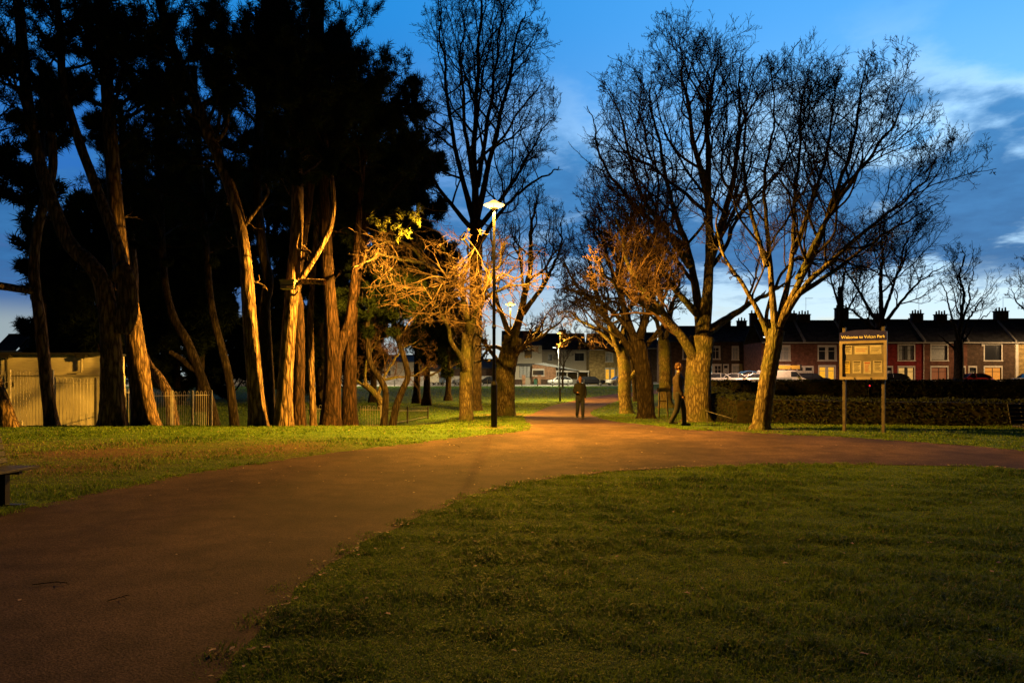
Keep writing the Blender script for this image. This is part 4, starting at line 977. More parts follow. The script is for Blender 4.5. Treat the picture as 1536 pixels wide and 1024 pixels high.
hx = terr('last terraced house before the wall end', 1600, 1690, [(1625, 1650, 518, 540)], [(1625, 1650, 550, 570)], [], 'brick', [(1680, 1.3, 1.0)])
# farther dark row
TY2 = 104.0
def row2(label, a, b, ups, downs, doors, chims):
    g = TG; f = lambda px: (px - 768) / F * TY2; z = lambda py: CZ - (py - HZ) / F * TY2 - g
    h = House('terraced_house', label, f(a), f(b), TY2, g, 'houses of the darker row behind the parked cars')
    R = lambda r: (f(r[0]) - h.cx, f(r[1]) - h.cx, z(r[3]), z(r[2]))
    h.front([R(r) for r in ups + downs + doors], z(512), M['brick_dark'])
    for r in ups + downs: h.window(R(r), **(r[4] if len(r) > 4 else {}))
    for r in doors: h.door(R(r))
    h.roof(z(512), 2.2, chims=[(f(c) - h.cx, w, hh) for c, w, hh in chims]); h.gutter(z(512), f(b - 1) - h.cx, 'dark')
row2('dark terraced house with a greenish lit bay beside the trunk', 1050, 1084, [(1068, 1079, 521, 538)], [(1061, 1069, 548, 568, dict(pane='lit_white')), (1072, 1082, 548, 567)], [], [(1062, 1.2, .8)])
row2('dark terraced house with its front door lit warm', 1084, 1116, [(1099, 1107, 521, 539, dict(pane='glass_blue'))], [(1099, 1112, 548, 567, dict(pane='glass_blue'))], [(1086, 1092, 548, 571)], [(1100, 1.2, .8)])
row2('dark narrow terraced house with a slate blue window above', 1116, 1144, [(1121, 1126, 521, 537), (1133, 1140, 519, 538, dict(pane='glass_blue'))], [(1133, 1140, 547, 568, dict(pane='glass_blue'))], [], [(1124, 1.3, .9)])
row2('dark terraced house seen between the avenue trunks', 1000, 1050, [(1025, 1037, 521, 538)], [(1014, 1020, 553, 567, dict(pane='lit_cream')), (1030, 1034, 552, 568, dict(pane='lit_yellow', mull=()))], [(1041, 1047, 548, 571)], [(1012, 1.2, .8)])

# semi and bungalows at the left road
HY, HG = 128.0, .5
def hp(px): return (px - 768) / F * HY
def hzz(py): return CZ - (py - HZ) / F * HY - HG
h = House('pebbledash_house', 'pale pebbledashed house with a dark bay window behind the grass', hp(752), hp(813), HY, HG)
R = lambda r: (hp(r[0]) - h.cx, hp(r[1]) - h.cx, hzz(r[3]), hzz(r[2]))
h.front([R((786.5, 798, 525, 537))] + [R((779, 796, 548, 566)), R((797.5, 801.5, 549, 570))] + [R((760, 770, 525, 537))], hzz(518), M['render_wall'], 9)
h.window(R((786.5, 798, 525, 537)), frame='dark', trim=.08); h.window(R((760, 770, 525, 537)), frame='dark', trim=.08)
h.window(R((779, 796, 548, 566)), frame='dark', pane='glass_blue', mull=(.33, .66), trans=(), trim=0); h.door(R((797.5, 801.5, 549, 570)), trim=0)
h.roof(hzz(518), 2.6, 9, chims=[(hp(770) - h.cx, 1.2, .9), (hp(808) - h.cx, 1.0, .8)]); h.gutter(hzz(518))
MB().bx(hp(776) - h.cx, hp(802) - h.cx, -.5, .0, hzz(548) - .02, hzz(545)).build('canopy', M['dark'], h.root)
h = House('rendered_house', 'long low yellowish rendered house set back behind the lean-to', hp(814), hp(884), HY + 5, HG)
R = lambda r: ((r[0] - 768) / F * (HY + 5) - h.cx, (r[1] - 768) / F * (HY + 5) - h.cx, hzz(r[3]), hzz(r[2]))
h.front([R((822, 828, 530, 540)), R((862, 876, 528, 540))], hzz(523), M['render_wall'], 8)
h.window(R((822, 828, 530, 540)), frame='dark', trim=.06, mull=()); h.window(R((862, 876, 528, 540)), frame='dark', trim=.06)
h.roof(hzz(523), 3.0, 8, chims=[(0, 1.3, .8)]); h.gutter(hzz(523), h.x0 + .3)
h = House('garage', 'orange brick extension with an oval window and sloping roof', hp(801.5), hp(833), HY - 1.5, HG, cat='garage')
h.front([(-2.2, -.2, hzz(563), hzz(555))], hzz(547), M['brick_orange'], 6); h.window((-2.2, -.2, hzz(563), hzz(555)), frame='white', trim=.05, mull=(), trans=())
b = MB(); b.prism([(h.x0 - .1, hzz(547) + .1), (h.x1 + 3.8, hzz(556)), (h.x1 + 3.8, hzz(555)), (h.x0 + 1.5, hzz(544))], -.3, 6, 'XZ'); b.build('roof', mat('grey felt roof', (.2, .22, .25), .4, (.3, .32, .35), 2, 4), h.root)
h = House('carport', 'open carport with a long white fascia beside the parked cars', hp(833.5), hp(883), HY - .5, HG, cat='carport')
MB().bx(h.x0, h.x1, -.2, 5, hzz(558), hzz(555.5)).build('roof', M['white'], h.root)
MB().bx(h.x0, h.x1, 4.8, 5, 0, hzz(558) - .005).build('back_wall', M['concrete'], h.root)
for u in (.02, .34, .66, .98):
    x = h.x0 + (h.x1 - h.x0) * u; MB().bx(x - .06, x + .06, -.1, .02, 0, hzz(558) - .005).build('post', M['white'], h.root)
h = House('brick_house', 'brick gabled house with two tall yellow lit windows', hp(884), hp(932), HY, HG)
R = lambda r: (hp(r[0]) - h.cx, hp(r[1]) - h.cx, hzz(r[3]), hzz(r[2]))
h.front([R((908, 914, 553.5, 569)), R((916, 922, 553.5, 569)), R((909, 919, 529, 542))], hzz(524), M['stone'], 9)
for r in ((908, 914, 553.5, 569), (916, 922, 553.5, 569)): h.window(R(r), pane='lit_yellow', mull=(), trans=(.75,), trim=.05, frame='white')
h.window(R((909, 919, 529, 542)), frame='white', pane='glass_blue', trim=.1)
h.roof(hzz(524), 2.8, 9, chims=[(1, 1.2, .9)]); h.gutter(hzz(524), 2.2)
h = House('brick_house', 'shadowed brick house behind the avenue trunks', hp(935), hp(990), HY, HG)
h.front([(-1.5, .2, 3.4, 4.8)], hzz(522), M['brick_dark'], 9); h.window((-1.5, .2, 3.4, 4.8)); h.roof(hzz(522), 2.8, 9, chims=[(1, 1.2, .9)]); h.gutter(hzz(522))
# low yard wall with piers
WY = 124.6
w = empty('garden_wall', (hp(790), WY, HG), 'low dark garden wall with orange brick piers and a gate gap', 'wall')
def lx(px): return (px - 768) / F * WY - hp(790)
b = MB(); b.bx(lx(745), lx(783), 0, .22, -.2, 1.0); b.bx(lx(811.5), lx(826), 0, .22, -.2, 1.0); b.build('panel', M['brick_dark'], w)
for px in (785.5, 809): MB().bx(lx(px) - .3, lx(px) + .3, -.12, .36, -.2, 1.65).bx(lx(px) - .36, lx(px) + .36, -.18, .42, 1.65, 1.75).build('pier', M['brick_orange'], w)
wb = empty('wheelie_bin', ((803 - 768) / F * 124.9, 124.9, .5), 'dark green wheelie bin between the brick piers', 'bin')
MB().prism([(-.24, 0), (.24, 0), (.3, 1), (-.3, 1)], -.35, .35).build('body', mat('green plastic', (.02, .09, .05), .5), wb); MB().box((0, 0, 1.05), (.66, .8, .08)).build('lid', mat('green lid', (.02, .07, .04), .5), wb)
for sx in (-.26, .26): MB().lathe([(.1, -.03), (.1, .03)], (sx, .3, .1), 12, 'X').build('wheel', M['rubber'], wb)
# sheds and walls at the far left of the field
h = House('warehouse', 'pale corrugated warehouse behind the field trees', (560 - 768) / F * 134, (628 - 768) / F * 134, 134, .5, cat='warehouse')
corr = bpy.data.materials.new('corrugated cladding'); corr.use_nodes = True
_n = corr.node_tree.nodes; _l = corr.node_tree.links; _b = _n['Principled BSDF']; _b.inputs['Base Color'].default_value = (.42, .38, .28, 1); _b.inputs['Roughness'].default_value = .6
_t = _n.new('ShaderNodeTexCoord'); _w = _n.new('ShaderNodeTexWave'); _w.inputs['Scale'].default_value = 1.6; _p = _n.new('ShaderNodeBump'); _p.inputs['Distance'].default_value = .08
_l.new(_t.outputs['Object'], _w.inputs['Vector']); _l.new(_w.outputs['Fac'], _p.inputs['Height']); _l.new(_p.outputs[0], _b.inputs['Normal']); M['corr'] = corr
h.front([(-3, -1, 0, 2.6)], 4.2, corr, 10); h.door((-3, -1, 0, 2.6), 'dark', trim=0); h.roof(4.2, 1.2, 10)
h = House('warehouse', 'long low dark depot building by the road', (629 - 768) / F * 133, (752 - 768) / F * 133, 133, .5, cat='warehouse')
h.front([(-4, -2.5, 1, 2), (2, 3.5, 1, 2)], 3.0, M['brick_dark'], 9); h.window((-4, -2.5, 1, 2)); h.window((2, 3.5, 1, 2), pane='lit_orange'); h.roof(3.0, 1.6, 9)
for lb, a, b_, hh, rs, mm in [('grey gabled house on the skyline beyond the hut', -10, 24, 6.2, 3, 'render_wall'), ('distant house with tall chimney left of the dark evergreen', 26, 62, 6.0, 2.8, 'render_wall'),
                          ('low house seen between the leaning pines', 300, 350, 3.2, 2, 'brick_dark'), ('low pale house seen through the forked pine', 455, 520, 3.4, 2, 'render_wall'), ('hidden house behind the straight lit pine', 360, 430, 3.6, 2.2, 'brick_dark')]:
    Yh = 132; X0, X1 = (a - 768) / F * Yh, (b_ - 768) / F * Yh
    h = House('house', lb, X0, X1, Yh, .5, 'houses across the far road'); wd_ = (X1 - X0)
    r = (-wd_ * .2, wd_ * .1, hh * .55, hh * .8); h.front([r], hh, M[mm], 8); h.window(r); h.roof(hh, rs, 8, chims=[(wd_ * .3, 1.1, 1)]); h.gutter(hh)
w = empty('yard_wall', ((590 - 768) / F * 127, 127, .5), 'long dark yard wall along the far pavement', 'wall')
MB().bx(-46, 17, 0, .25, -.3, 1.5).build('panel', M['concrete'], w); MB().bx(-46, 17, -.05, .3, 1.5, 1.58).build('coping', M['concrete'], w)

# ------------------------------------------------------------------ vehicles
def wheel(root, x, y, r, side):
    w = MB().lathe([(r * .86, -.1), (r, -.07), (r, .07), (r * .86, .1)], (x, y, r), 20, 'Y').build('wheel', M['rubber'], root, smooth=False)
    MB().lathe([(r * .62, -.008), (r * .6, .02), (r * .2, .03)] if side > 0 else [(r * .2, -.03), (r * .6, -.02), (r * .62, .008)], (x, y + side * .1, r), 16, 'Y').build('rim', M['galv'], w)

def car(label, X, Y, paint, rz=0, L=4.1, W=1.75, Ht=1.48, hatch=True, group='cars parked along the roads', name='parked_car', cat='car', z=None):
    z = (tz(X, Y) + .02) if z is None else z
    root = empty(name, (X, Y, z), label, cat, group, rz)
    hl, hw = L / 2, W / 2
    # lofted body shell: stations along x with belt height, half width
    prof = [(-hl, .45, .72), (-hl + .06, .32, .86), (-hl + .5, .28, .93), (-hl + 1.05, .26, .97), (0, .26, .98), (hl - .9, .26, .98), (hl - .25, .3, .95), (hl - .04, .36, .85), (hl, .48, .66)]
    V = []; ns = 8
    for i, (x, zb, zt) in enumerate(prof):
        k = 1 if 1 < i < 7 else (.94 if i in (1, 7) else .82)
        for (yy, f) in [(-hw * .86, 0), (-hw, .25), (-hw, .7), (-hw * .9, 1), (hw * .9, 1), (hw, .7), (hw, .25), (hw * .86, 0)]:
            V.append((x, yy * k, zb + (zt - zb) * f))
    Fq = []
    for i in range(len(prof) - 1):
        for j in range(ns): a, b = i * ns + j, i * ns + (j + 1) % ns; Fq.append((a, a + ns, b + ns, b))
    me = MB(); me.add(V, Fq + [tuple(range(ns)), tuple(reversed(range((len(prof) - 1) * ns, len(prof) * ns)))]); me.build('body', M[paint], root, smooth=True)
    # cabin
    xb = [(-hl + .98, .965), (-hl + 1.62, Ht - .04), (-hl + 2.2, Ht), (hl - 1.1, Ht - .02), (hl - .45 if hatch else hl - .8, Ht - .28), (hl - .2 if hatch else hl - .45, .96)]
    c = MB(); n = len(xb)
    vs = [(x, -(hw * .9 - (zz - .96) * .38), zz) for x, zz in xb] + [(x, (hw * .9 - (zz - .96) * .38), zz) for x, zz in xb]
    c.add(vs, [tuple(reversed(range(n))), tuple(range(n, 2 * n))] + [(i, (i + 1) % n, (i + 1) % n + n, i + n) for i in range(n)])
    c.build('cabin_glass', M['glass'], root)
    rf = MB(); x0, x1 = -hl + 1.6, hl - 1.02; yw = hw * .9 - (Ht - .96) * .38 + .012
    rf.prism([(x0, Ht - .035), (x0 + .6, Ht + .012), (x1, Ht - .005), (x1, Ht - .05), (x0 + .6, Ht - .04)], -yw, yw).build('roof', M[paint], root)
    for sy in (-1, 1):
        for (xa, za), (xc, zc) in ((xb[0], xb[1]), ((.05, .97), (.02, Ht - .02)), (xb[4], xb[5]), (xb[3], xb[4])):
            ya = hw * .9 - (za - .96) * .38 + .01; yc = hw * .9 - (zc - .96) * .38 + .01
            MB().rod((xa, sy * ya, za), (xc, sy * yc, zc), .035, 6).build('pillar', M[paint], root)
        for x in (-hl + .8, hl - .75): wheel(root, x, sy * (hw - .1), .31, sy)
        MB().box((-hl + .05, sy * hw * .66, .68), (.1, .3, .13)).build('headlight', M['white'], root, bevel=.02)
        MB().box((hl - .06, sy * hw * .68, .76), (.1, .22, .22)).build('tail_light', mat('tail lens', (.35, .01, .01), .2), root, bevel=.02)
        MB().box((-hl + 1.25, sy * (hw + .05), 1.02), (.12, .16, .11)).build('mirror', M[paint], root, bevel=.02)
        MB().box((-.05, sy * (hw + .004), .86), (.16, .02, .025)).build('door_handle', M['dark'], root)
    MB().box((-hl + .01, 0, .42), (.05, W * .6, .1)).build('bumper', M['dark'], root)
    return root
for nme, c in (('car_white', (.36, .37, .38)), ('car_black', (.015, .015, .018)), ('car_blue', (.05, .17, .42)), ('car_red', (.32, .02, .02)), ('car_silver', (.32, .32, .34)), ('car_cream', (.62, .58, .5))):
    M[nme] = mat('paint ' + nme, c, .22, spec=.5)
car('silver white hatchback parked side-on, right of the far street lamp', hp(840) * .93, 119, 'car_white', L=4.1)
car('dark estate car parked behind the walker', (886 - 768) / F * 119.5, 119.5, 'car_black', PI, L=4.5)
car('pale car half hidden behind the forked pine', (545 - 768) / F * 119, 119, 'car_white', PI, L=4.2)
car('dark car parked by the stout tree', (735 - 768) / F * 119, 119, 'car_black', L=4.2)
car('dark small car beyond the garden wall', (697 - 768) / F * 121, 121, 'car_silver', L=4.0)
car('white car at the road end by the avenue trunk', (928 - 768) / F * 117, 117, 'car_cream', .4, L=4)
def rcar(label, px, Y, top, paint, rz=0, **k):
    H = k.get('Ht', 1.48); z = CZ - (top - HZ) / F * Y - H
    X = (px - 768) / F * Y
    return car(label, X, Y, paint, rz, z=max(z, tz(X, Y) + .02), **k)
rcar('white car parked nearest the rough forked trunk', 1079, 84, 560.5, 'car_white', PI)
rcar('second white car from the rough forked trunk', 1105, 84, 560.5, 'car_white', PI, L=3.9)
rcar('blue car between the white cars and the slim tree', 1127, 86, 556, 'car_blue', PI, Ht=1.6, L=3.6)
rcar('pale low car half behind the slim leaning tree', 1140, 83, 562, 'car_cream', PI)
rcar('dark car parked beyond the ladder van', 1216, 86, 565, 'car_black', PI)
rcar('dark car parked at the red-tinted house', 1335, 85, 566.5, 'car_black', 0)
rcar('red car whose roof shows above the far hedge', 1458, 84, 566, 'car_red', 0)
rcar('silver car roof by the stone end house', 1545, 84, 565, 'car_silver', 0)

def van():
    Y = 83; X = (1172 - 768) / F * Y; z = tz(X, Y) + .02
    root = empty('parked_van', (X, Y, z), 'white panel van with ladders on its roof, parked behind the slim tree', 'van')
    top = CZ - (555.5 - HZ) / F * Y - z
    L = 4.9; b = MB()
    sx = 1
    prof = [(-2.5, .35), (2.35, .35), (2.5, .55), (2.48, .85), (2.0, 1.05), (1.35, top - .05), (1.0, top), (-2.4, top), (-2.5, top - .15)]
    b.prism(prof, -.9, .9).build('body', M['white'], root, bevel=.05)
    MB().prism([(1.9, 1.1), (1.32, top - .12), (.75, top - .12), (.75, 1.1)], -.915, .915).build('cab_window', M['glass'], root)
    MB().add([(2.03, -.75, 1.09), (2.03, .75, 1.09), (1.4, .7, top - .05), (1.4, -.7, top - .05)], [(0, 1, 2, 3)])
    w = MB(); w.add([(2.035, -.75, 1.09), (2.035, .75, 1.09), (1.41, .7, top - .07), (1.41, -.7, top - .07)], [(0, 1, 2, 3)]); w.build('windscreen', M['glass'], root)
    for sy in (-1, 1):
        for x in (-1.6, 1.55): wheel(root, x, sy * .8, .33, sy)
        MB().box((2.46, sy * .65, .78), (.08, .28, .2)).build('headlight', M['glass_blue'], root)
        MB().box((1.45, sy * 1.0, 1.2), (.1, .2, .2)).build('mirror', M['dark'], root)
    MB().bx(-2.0, .9, -.906, -.902, .6, 1.0).build('side_stripe', M['galv'], root)
    rk = MB()
    for x in (-2, -.6, .8): rk.bx(x - .04, x + .04, -.8, .8, top + .02, top + .1); rk.bx(x - .04, x + .04, -.8, -.74, top - .02, top + .3); rk.bx(x - .04, x + .04, .74, .8, top - .02, top + .3)
    rk.build('roof_rack', M['dark'], root)
    ld = empty('ladder', (X, Y, z + top + .16), 'yellow ladder bundle lying on the van roof rack', 'ladder')
    l = MB(); l.bx(-2.2, 1.9, -.5, -.43, 0, .42); l.bx(-2.2, 1.9, .1, .17, 0, .42); l.build('rail', mat('yellow fibreglass', (.42, .26, .04), .5), ld)
    r_ = MB()
    for i in range(14): r_.rod((-2.05 + i * .29, -.43, .2), (-2.05 + i * .29, .1, .2), .02)
    r_.build('rungs', M['galv'], ld)
    MB().bx(1.9, 2.1, -.52, .2, -.05, .5).build('end_cap', M['dark'], ld)
van()
def trailer(label, px, Y, L, H, col, ring):
    X = (px - 768) / F * Y; z = tz(X, Y)
    root = empty('box_trailer', (X, Y, z), label, 'trailer', 'box trailers parked on the far road')
    MB().bx(-L / 2, L / 2, -.9, .9, .5, H).build('body', mat('trailer panel', col, .5, tuple(v * .85 for v in col), 1.5, 5), root, bevel=.04)
    k = MB()
    for i in range(16):
        a0, a1 = .3 + i * .22, .3 + (i + 1) * .22
        k.rod((.35 * math.cos(a0), -.915, (H + .5) / 2 + .35 * math.sin(a0)), (.35 * math.cos(a1), -.915, (H + .5) / 2 + .35 * math.sin(a1)), .05, 6)
    k.build('emblem', mat('ring ' + label[:5], ring, .5), root)
    for x in (-.4, .4):
        for sy in (-1, 1): wheel(root, x, sy * .85, .3, sy)
    MB().rod((L / 2, 0, .5), (L / 2 + .9, 0, .45), .05).build('drawbar', M['dark'], root)
trailer('cream box trailer with a curved dark emblem', 652, 118.5, 1.5, 2.3, (.5, .47, .36), (.15, .14, .12))
trailer('blue grey box trailer with a swirl emblem', 664, 119.0, 1.3, 2.3, (.22, .28, .42), (.08, .1, .2))

# far verge posts
def vposts():
    xs = [516, 551, 573, 592, 608, 627, 645, 664, 682, 692, 712, 731, 749, 783, 806, 829, 852, 876, 900, 925]
    proto = None
    for px in xs:
        Y = 112.5; X = (px - 768) / F * Y
        if proto is None:
            o = empty('verge_post', (X, Y, tz(X, Y)), 'slim pale post of the row along the far edge of the grass', 'post', 'slim posts along the far grass edge')
            MB().bx(-.06, .06, -.06, .06, -.2, 1.05).build('shaft', M['concrete'], o); MB().bx(-.07, .07, -.07, .07, 1.05, 1.1).build('post_cap', M['white'], o); proto = o
        else:
            o = copy_tree(proto); o.location = (X, Y, tz(X, Y))
vposts()

# ------------------------------------------------------------------ railings
M['rail_pale'] = mat('galvanised railing', (.3, .28, .25), .6, (.45, .42, .38), 8, 5, spec=.4)
M['rail_dark'] = mat('dark railing', (.04, .038, .035), .5, (.07, .065, .06), 8, 5)
def railing(label, a, b, ztop, pitch=.1, m='rail_pale', posts=3, r=.008, hoop=True, zb=None, pm=None):
    """bow-top railing from a to b (x,y), ztop (za,zb)"""
    a = Vector(a); b = Vector(b); Lh = (b - a).length; d = (b - a) / Lh; n = int(Lh / pitch / 2) * 2
    g0 = tz(*a); root = empty('railing', (a.x, a.y, g0), label, 'railing')
    O = Vector((a.x, a.y, g0)); bars = MB()
    def pt(s, z): p = a + d * s; return Vector((p.x, p.y, z)) - O
    zt = lambda s: ztop[0] + (ztop[1] - ztop[0]) * s / Lh
    for i in range(0, n, 2):
        s0, s1 = (i + .5) * Lh / n, (i + 1.5) * Lh / n; zz = zt(s0); gb = tz(*(a + d * s0)) + .05; rr = (s1 - s0) / 2
        bars.rod(pt(s0, gb), pt(s0, zz - rr), r, 5); bars.rod(pt(s1, gb), pt(s1, zz - rr), r, 5)
        if hoop:
            pr = None
            for k in range(6):
                an = PI * k / 5; q_ = pt((s0 + s1) / 2 - rr * math.cos(an), zz - rr + rr * math.sin(an))
                if pr is not None: bars.rod(pr, q_, r, 5)
                pr = q_
    bars.build('bars', M[m], root)
    rl = MB()
    for zf in (-.16, None):
        p0 = pt(0, zt(0) + zf if zf else tz(*a) + .12); p1 = pt(Lh, zt(Lh) + zf if zf else tz(*b) + .12); rl.rod(p0, p1, .014, 6)
    rl.build('rails', M[m], root)
    for k in range(posts):
        s = Lh * k / max(1, posts - 1); p = pt(s, 0); g = tz(*(a + d * s)) - g0 - .3; t = zt(s) + .04 - g0
        MB().bx(p.x - .035, p.x + .035, p.y - .035, p.y + .035, g, t).build('post', M[pm or m], root)
def fx(px, Y): return ((px - 768) / F * Y, Y)
railing('tall bow-topped railings before the shaded wall of the hut', fx(-50, 24.6), fx(79, 24.6), (1.87, 1.87), posts=3)
railing('bow-topped railings between the curving pine and the double pine', fx(81, 24.9), fx(144, 25.2), (1.63, 1.6), posts=2, pm='rail_dark')
railing('bow-topped railings running past the brightly lit ridged pine', fx(150, 25.6), fx(222, 27.2), (1.34, 1.2), posts=2)
railing('farther bow-topped railings ending at a post in the dark grass', fx(226, 27.4), fx(317, 30), (1.12, 1.1), posts=4)
railing('small inner railing panel before the hut, between the pines', fx(-6, 24.0), fx(32, 24.0), (.2, .2), posts=2)
railing('low bow-topped railings between the forked pine and the crooked pair', fx(455, 31), fx(572, 31), (.5, .45), posts=4)
railing('short low railing end beside the crooked pines', fx(574, 31.2), fx(642, 38), (.4, .12), posts=3, m='rail_dark')

# ------------------------------------------------------------------ hut
hy = 28.3
def hxp(px): return (px - 768) / F * hy
def hzp(py): return CZ - (py - HZ) / F * hy
gz0 = -.5
hut = empty('hut', (hxp(40), hy, gz0), 'white painted flat-roofed hut behind the railings', 'hut')
HW = mat('painted boards', (.6, .56, .5), .75, (.76, .72, .66), .8, 7, lo=.25, hi=.7)
_nt = HW.node_tree; _b = _nt.nodes['Principled BSDF']; _tc = _nt.nodes.new('ShaderNodeTexCoord'); _wv = _nt.nodes.new('ShaderNodeTexWave'); _wv.bands_direction = 'Z'; _wv.wave_profile = 'SAW'; _wv.inputs['Scale'].default_value = 1.6
_bp = _nt.nodes.new('ShaderNodeBump'); _bp.inputs['Distance'].default_value = .02; _nt.links.new(_tc.outputs['Object'], _wv.inputs['Vector']); _nt.links.new(_wv.outputs['Fac'], _bp.inputs['Height']); _nt.links.new(_bp.outputs[0], _b.inputs['Normal'])
x0, x1 = hxp(-160) - hxp(40), hxp(152) - hxp(40)
MB().bx(x0, x1, 0, 1.7, hzp(563) - gz0, hzp(532) - gz0).build('upper_wall', HW, hut)
MB().bx(x0, x1 + .02, -.12, 1.72, -.3, hzp(563) - gz0 - .004).build('lower_wall', M['white_dirty'], hut)
MB().bx(x0 - .1, x1 + .1, -.25, 1.9, hzp(532) - gz0 + .003, hzp(529) - gz0).build('roof', M['dark'], hut)
MB().bx(x0, x1 + .03, -.17, -.124, hzp(564) - gz0, hzp(562) - gz0).build('ledge', M['white'], hut)
for px, pb in ((127, 556), (14, 572)):
    xx = hxp(px) - hxp(40)
    p = MB().rod((xx, -.19, hzp(pb) - gz0), (xx, -.19, hzp(538) - gz0), .05).build('downpipe', M['white' if px > 100 else 'dark'], hut)
    MB().prism([(xx - .16, hzp(537) - gz0), (xx + .16, hzp(537) - gz0), (xx + .2, hzp(531.5) - gz0 - .02), (xx - .2, hzp(531.5) - gz0 - .02)], -.3, -.09).build('hopper', M['dark'], p)
MB().rod((hxp(105) - hxp(40), -.18, hzp(560) - gz0), (hxp(127) - hxp(40), -.19, hzp(557) - gz0), .04).build('pipe', M['white'], hut)
MB().bx(hxp(16) - hxp(40), hxp(24) - hxp(40), -.3, -.125, hzp(580) - gz0, hzp(573) - gz0).build('floodlight', M['dark'], hut)

# bat box on the pine
Yb = 19.62
bb = empty('bat_box', P(433, 427, Yb), 'flat wooden bat box fixed high on the upright lit pine', 'nest box')
MB().bx(-.19, .17, -.1, .1, -.09, .085).build('body', M['wood_pale'], bb)
MB().bx(-.22, .2, -.14, .12, .087, .125).build('roof', M['wood_pale'], bb)
MB().bx(-.17, .15, -.112, -.101, -.03, -.012).build('entrance_slot', M['dark'], bb)
MB().bx(-.19, .17, -.13, .1, -.125, -.092).build('floor', M['wood_pale'], bb)

# ------------------------------------------------------------------ hedges
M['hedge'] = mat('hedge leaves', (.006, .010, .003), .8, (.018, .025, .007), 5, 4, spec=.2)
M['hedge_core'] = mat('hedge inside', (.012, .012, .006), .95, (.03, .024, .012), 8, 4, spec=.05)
def hedge(label, line, wdt, hts, dens, leaf, seed):
    """line of (x,y); hts z top values"""
    rg = np.random.default_rng(seed); cl = [np.array(p) for p in line]
    V = []; N_ = []; segs = []
    base = np.array([cl[0][0], cl[0][1], tz(*cl[0])])
    root = empty('hedge', base, label, 'hedge')
    core = MB(); C = []; Nn = []
    for i in range(len(cl) - 1):
        a, b = cl[i], cl[i + 1]; L = np.linalg.norm(b - a); d = (b - a) / L; n = np.array([d[1], -d[0]])
        zt0, zt1 = hts[i], hts[i + 1]; zb = min(tz(*a), tz(*b)) - .1
        h2 = wdt / 2 - .06
        q = [a - n * h2, a + n * h2, b + n * h2, b - n * h2]
        core.add([(*q[0], zb), (*q[1], zb), (*q[2], zb), (*q[3], zb), (*q[0], zt0 - .07), (*q[1], zt0 - .07), (*q[2], zt1 - .07), (*q[3], zt1 - .07)], [(0, 1, 2, 3), (7, 6, 5, 4), (1, 0, 4, 5), (2, 1, 5, 6), (3, 2, 6, 7), (0, 3, 7, 4)])
        H = max(zt0, zt1) - zb
        for face in ('s0', 's1', 'top', 'e'):
            area = {'s0': L * H, 's1': L * H, 'top': L * wdt, 'e': wdt * H}[face]; k = int(area * dens * (.35 if face == 's1' else 1))
            u = rg.uniform(0, 1, k); v = rg.uniform(0, 1, k)
            if face in ('s0', 's1'):
                sgn = 1 if face == 's0' else -1
                p = a + d * (u * L)[:, None] + n * sgn * wdt / 2; z = zb + v * ((zt0 + (zt1 - zt0) * u) - zb); nn = np.tile(np.array([n[0] * sgn, n[1] * sgn, 0.]), (k, 1))
            elif face == 'top':
                p = a + d * (u * L)[:, None] + n * ((v - .5) * wdt)[:, None]; z = zt0 + (zt1 - zt0) * u; nn = np.tile(np.array([0, 0, 1.]), (k, 1))
            else:
                if i != 0: continue
                p = a + n * ((v - .5) * wdt)[:, None]; z = zb + u * (zt0 - zb); nn = np.tile(np.array([-d[0], -d[1], 0.]), (k, 1))
            q3 = np.column_stack([p, z]); C.append(q3 + nn * (.05 * nz(q3, 2.5, 3) + .03 * nz(q3, 8, 5) + rg.uniform(-.05, .03, k))[:, None]); Nn.append(nn)
    cb = core.build('hedge_core', M['hedge_core'], root); cb.location = -Vector(base)
    C = np.concatenate(C); Nn = np.concatenate(Nn); k = len(C)
    nd = norm(Nn * .6 + rg.normal(0, .7, (k, 3))); t = norm(np.cross(nd, rg.normal(size=(k, 3)))); s = np.cross(nd, t); l = leaf * rg.uniform(.6, 1.3, k)
    V = np.stack([C - t * l[:, None], C - s * l[:, None] * .5, C + t * l[:, None], C + s * l[:, None] * .5], 1)
    build('leaves', V, [np.arange(k * 4).reshape(-1, 4)], M['hedge'], root, loc=base)
hx0 = lambda px, Y: (px - 768) / F * Y
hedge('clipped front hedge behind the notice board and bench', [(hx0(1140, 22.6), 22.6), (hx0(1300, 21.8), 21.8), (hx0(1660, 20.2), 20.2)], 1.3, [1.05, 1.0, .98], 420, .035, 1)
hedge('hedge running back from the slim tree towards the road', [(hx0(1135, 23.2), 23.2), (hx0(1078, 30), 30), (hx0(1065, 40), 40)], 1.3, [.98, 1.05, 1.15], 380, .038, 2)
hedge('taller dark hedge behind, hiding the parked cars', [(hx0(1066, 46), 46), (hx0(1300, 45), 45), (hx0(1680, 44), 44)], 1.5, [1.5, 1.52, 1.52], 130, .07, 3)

M['galv_dark'] = mat('weathered rail', (.06, .055, .05), .6, (.12, .11, .1), 12, 5)
# small handrail
hr = empty('handrail', (*G(1061, 634), 0), 'low sloping metal handrail at the hedge foot beside the rough trunk', 'handrail'); hr.location.z = tz(hr.location.x, hr.location.y)
Yr = hr.location.y
o = hr.location
a = P(1061, 616, Yr) - o; b_ = P(1120, 634, Yr - 1.8) - o
MB().rod((a.x, a.y, -.2), a, .022).build('post', M['galv_dark'], hr); MB().rod(a + Vector((-.08, 0, .01)), b_, .014).build('rail', M['galv_dark'], hr)

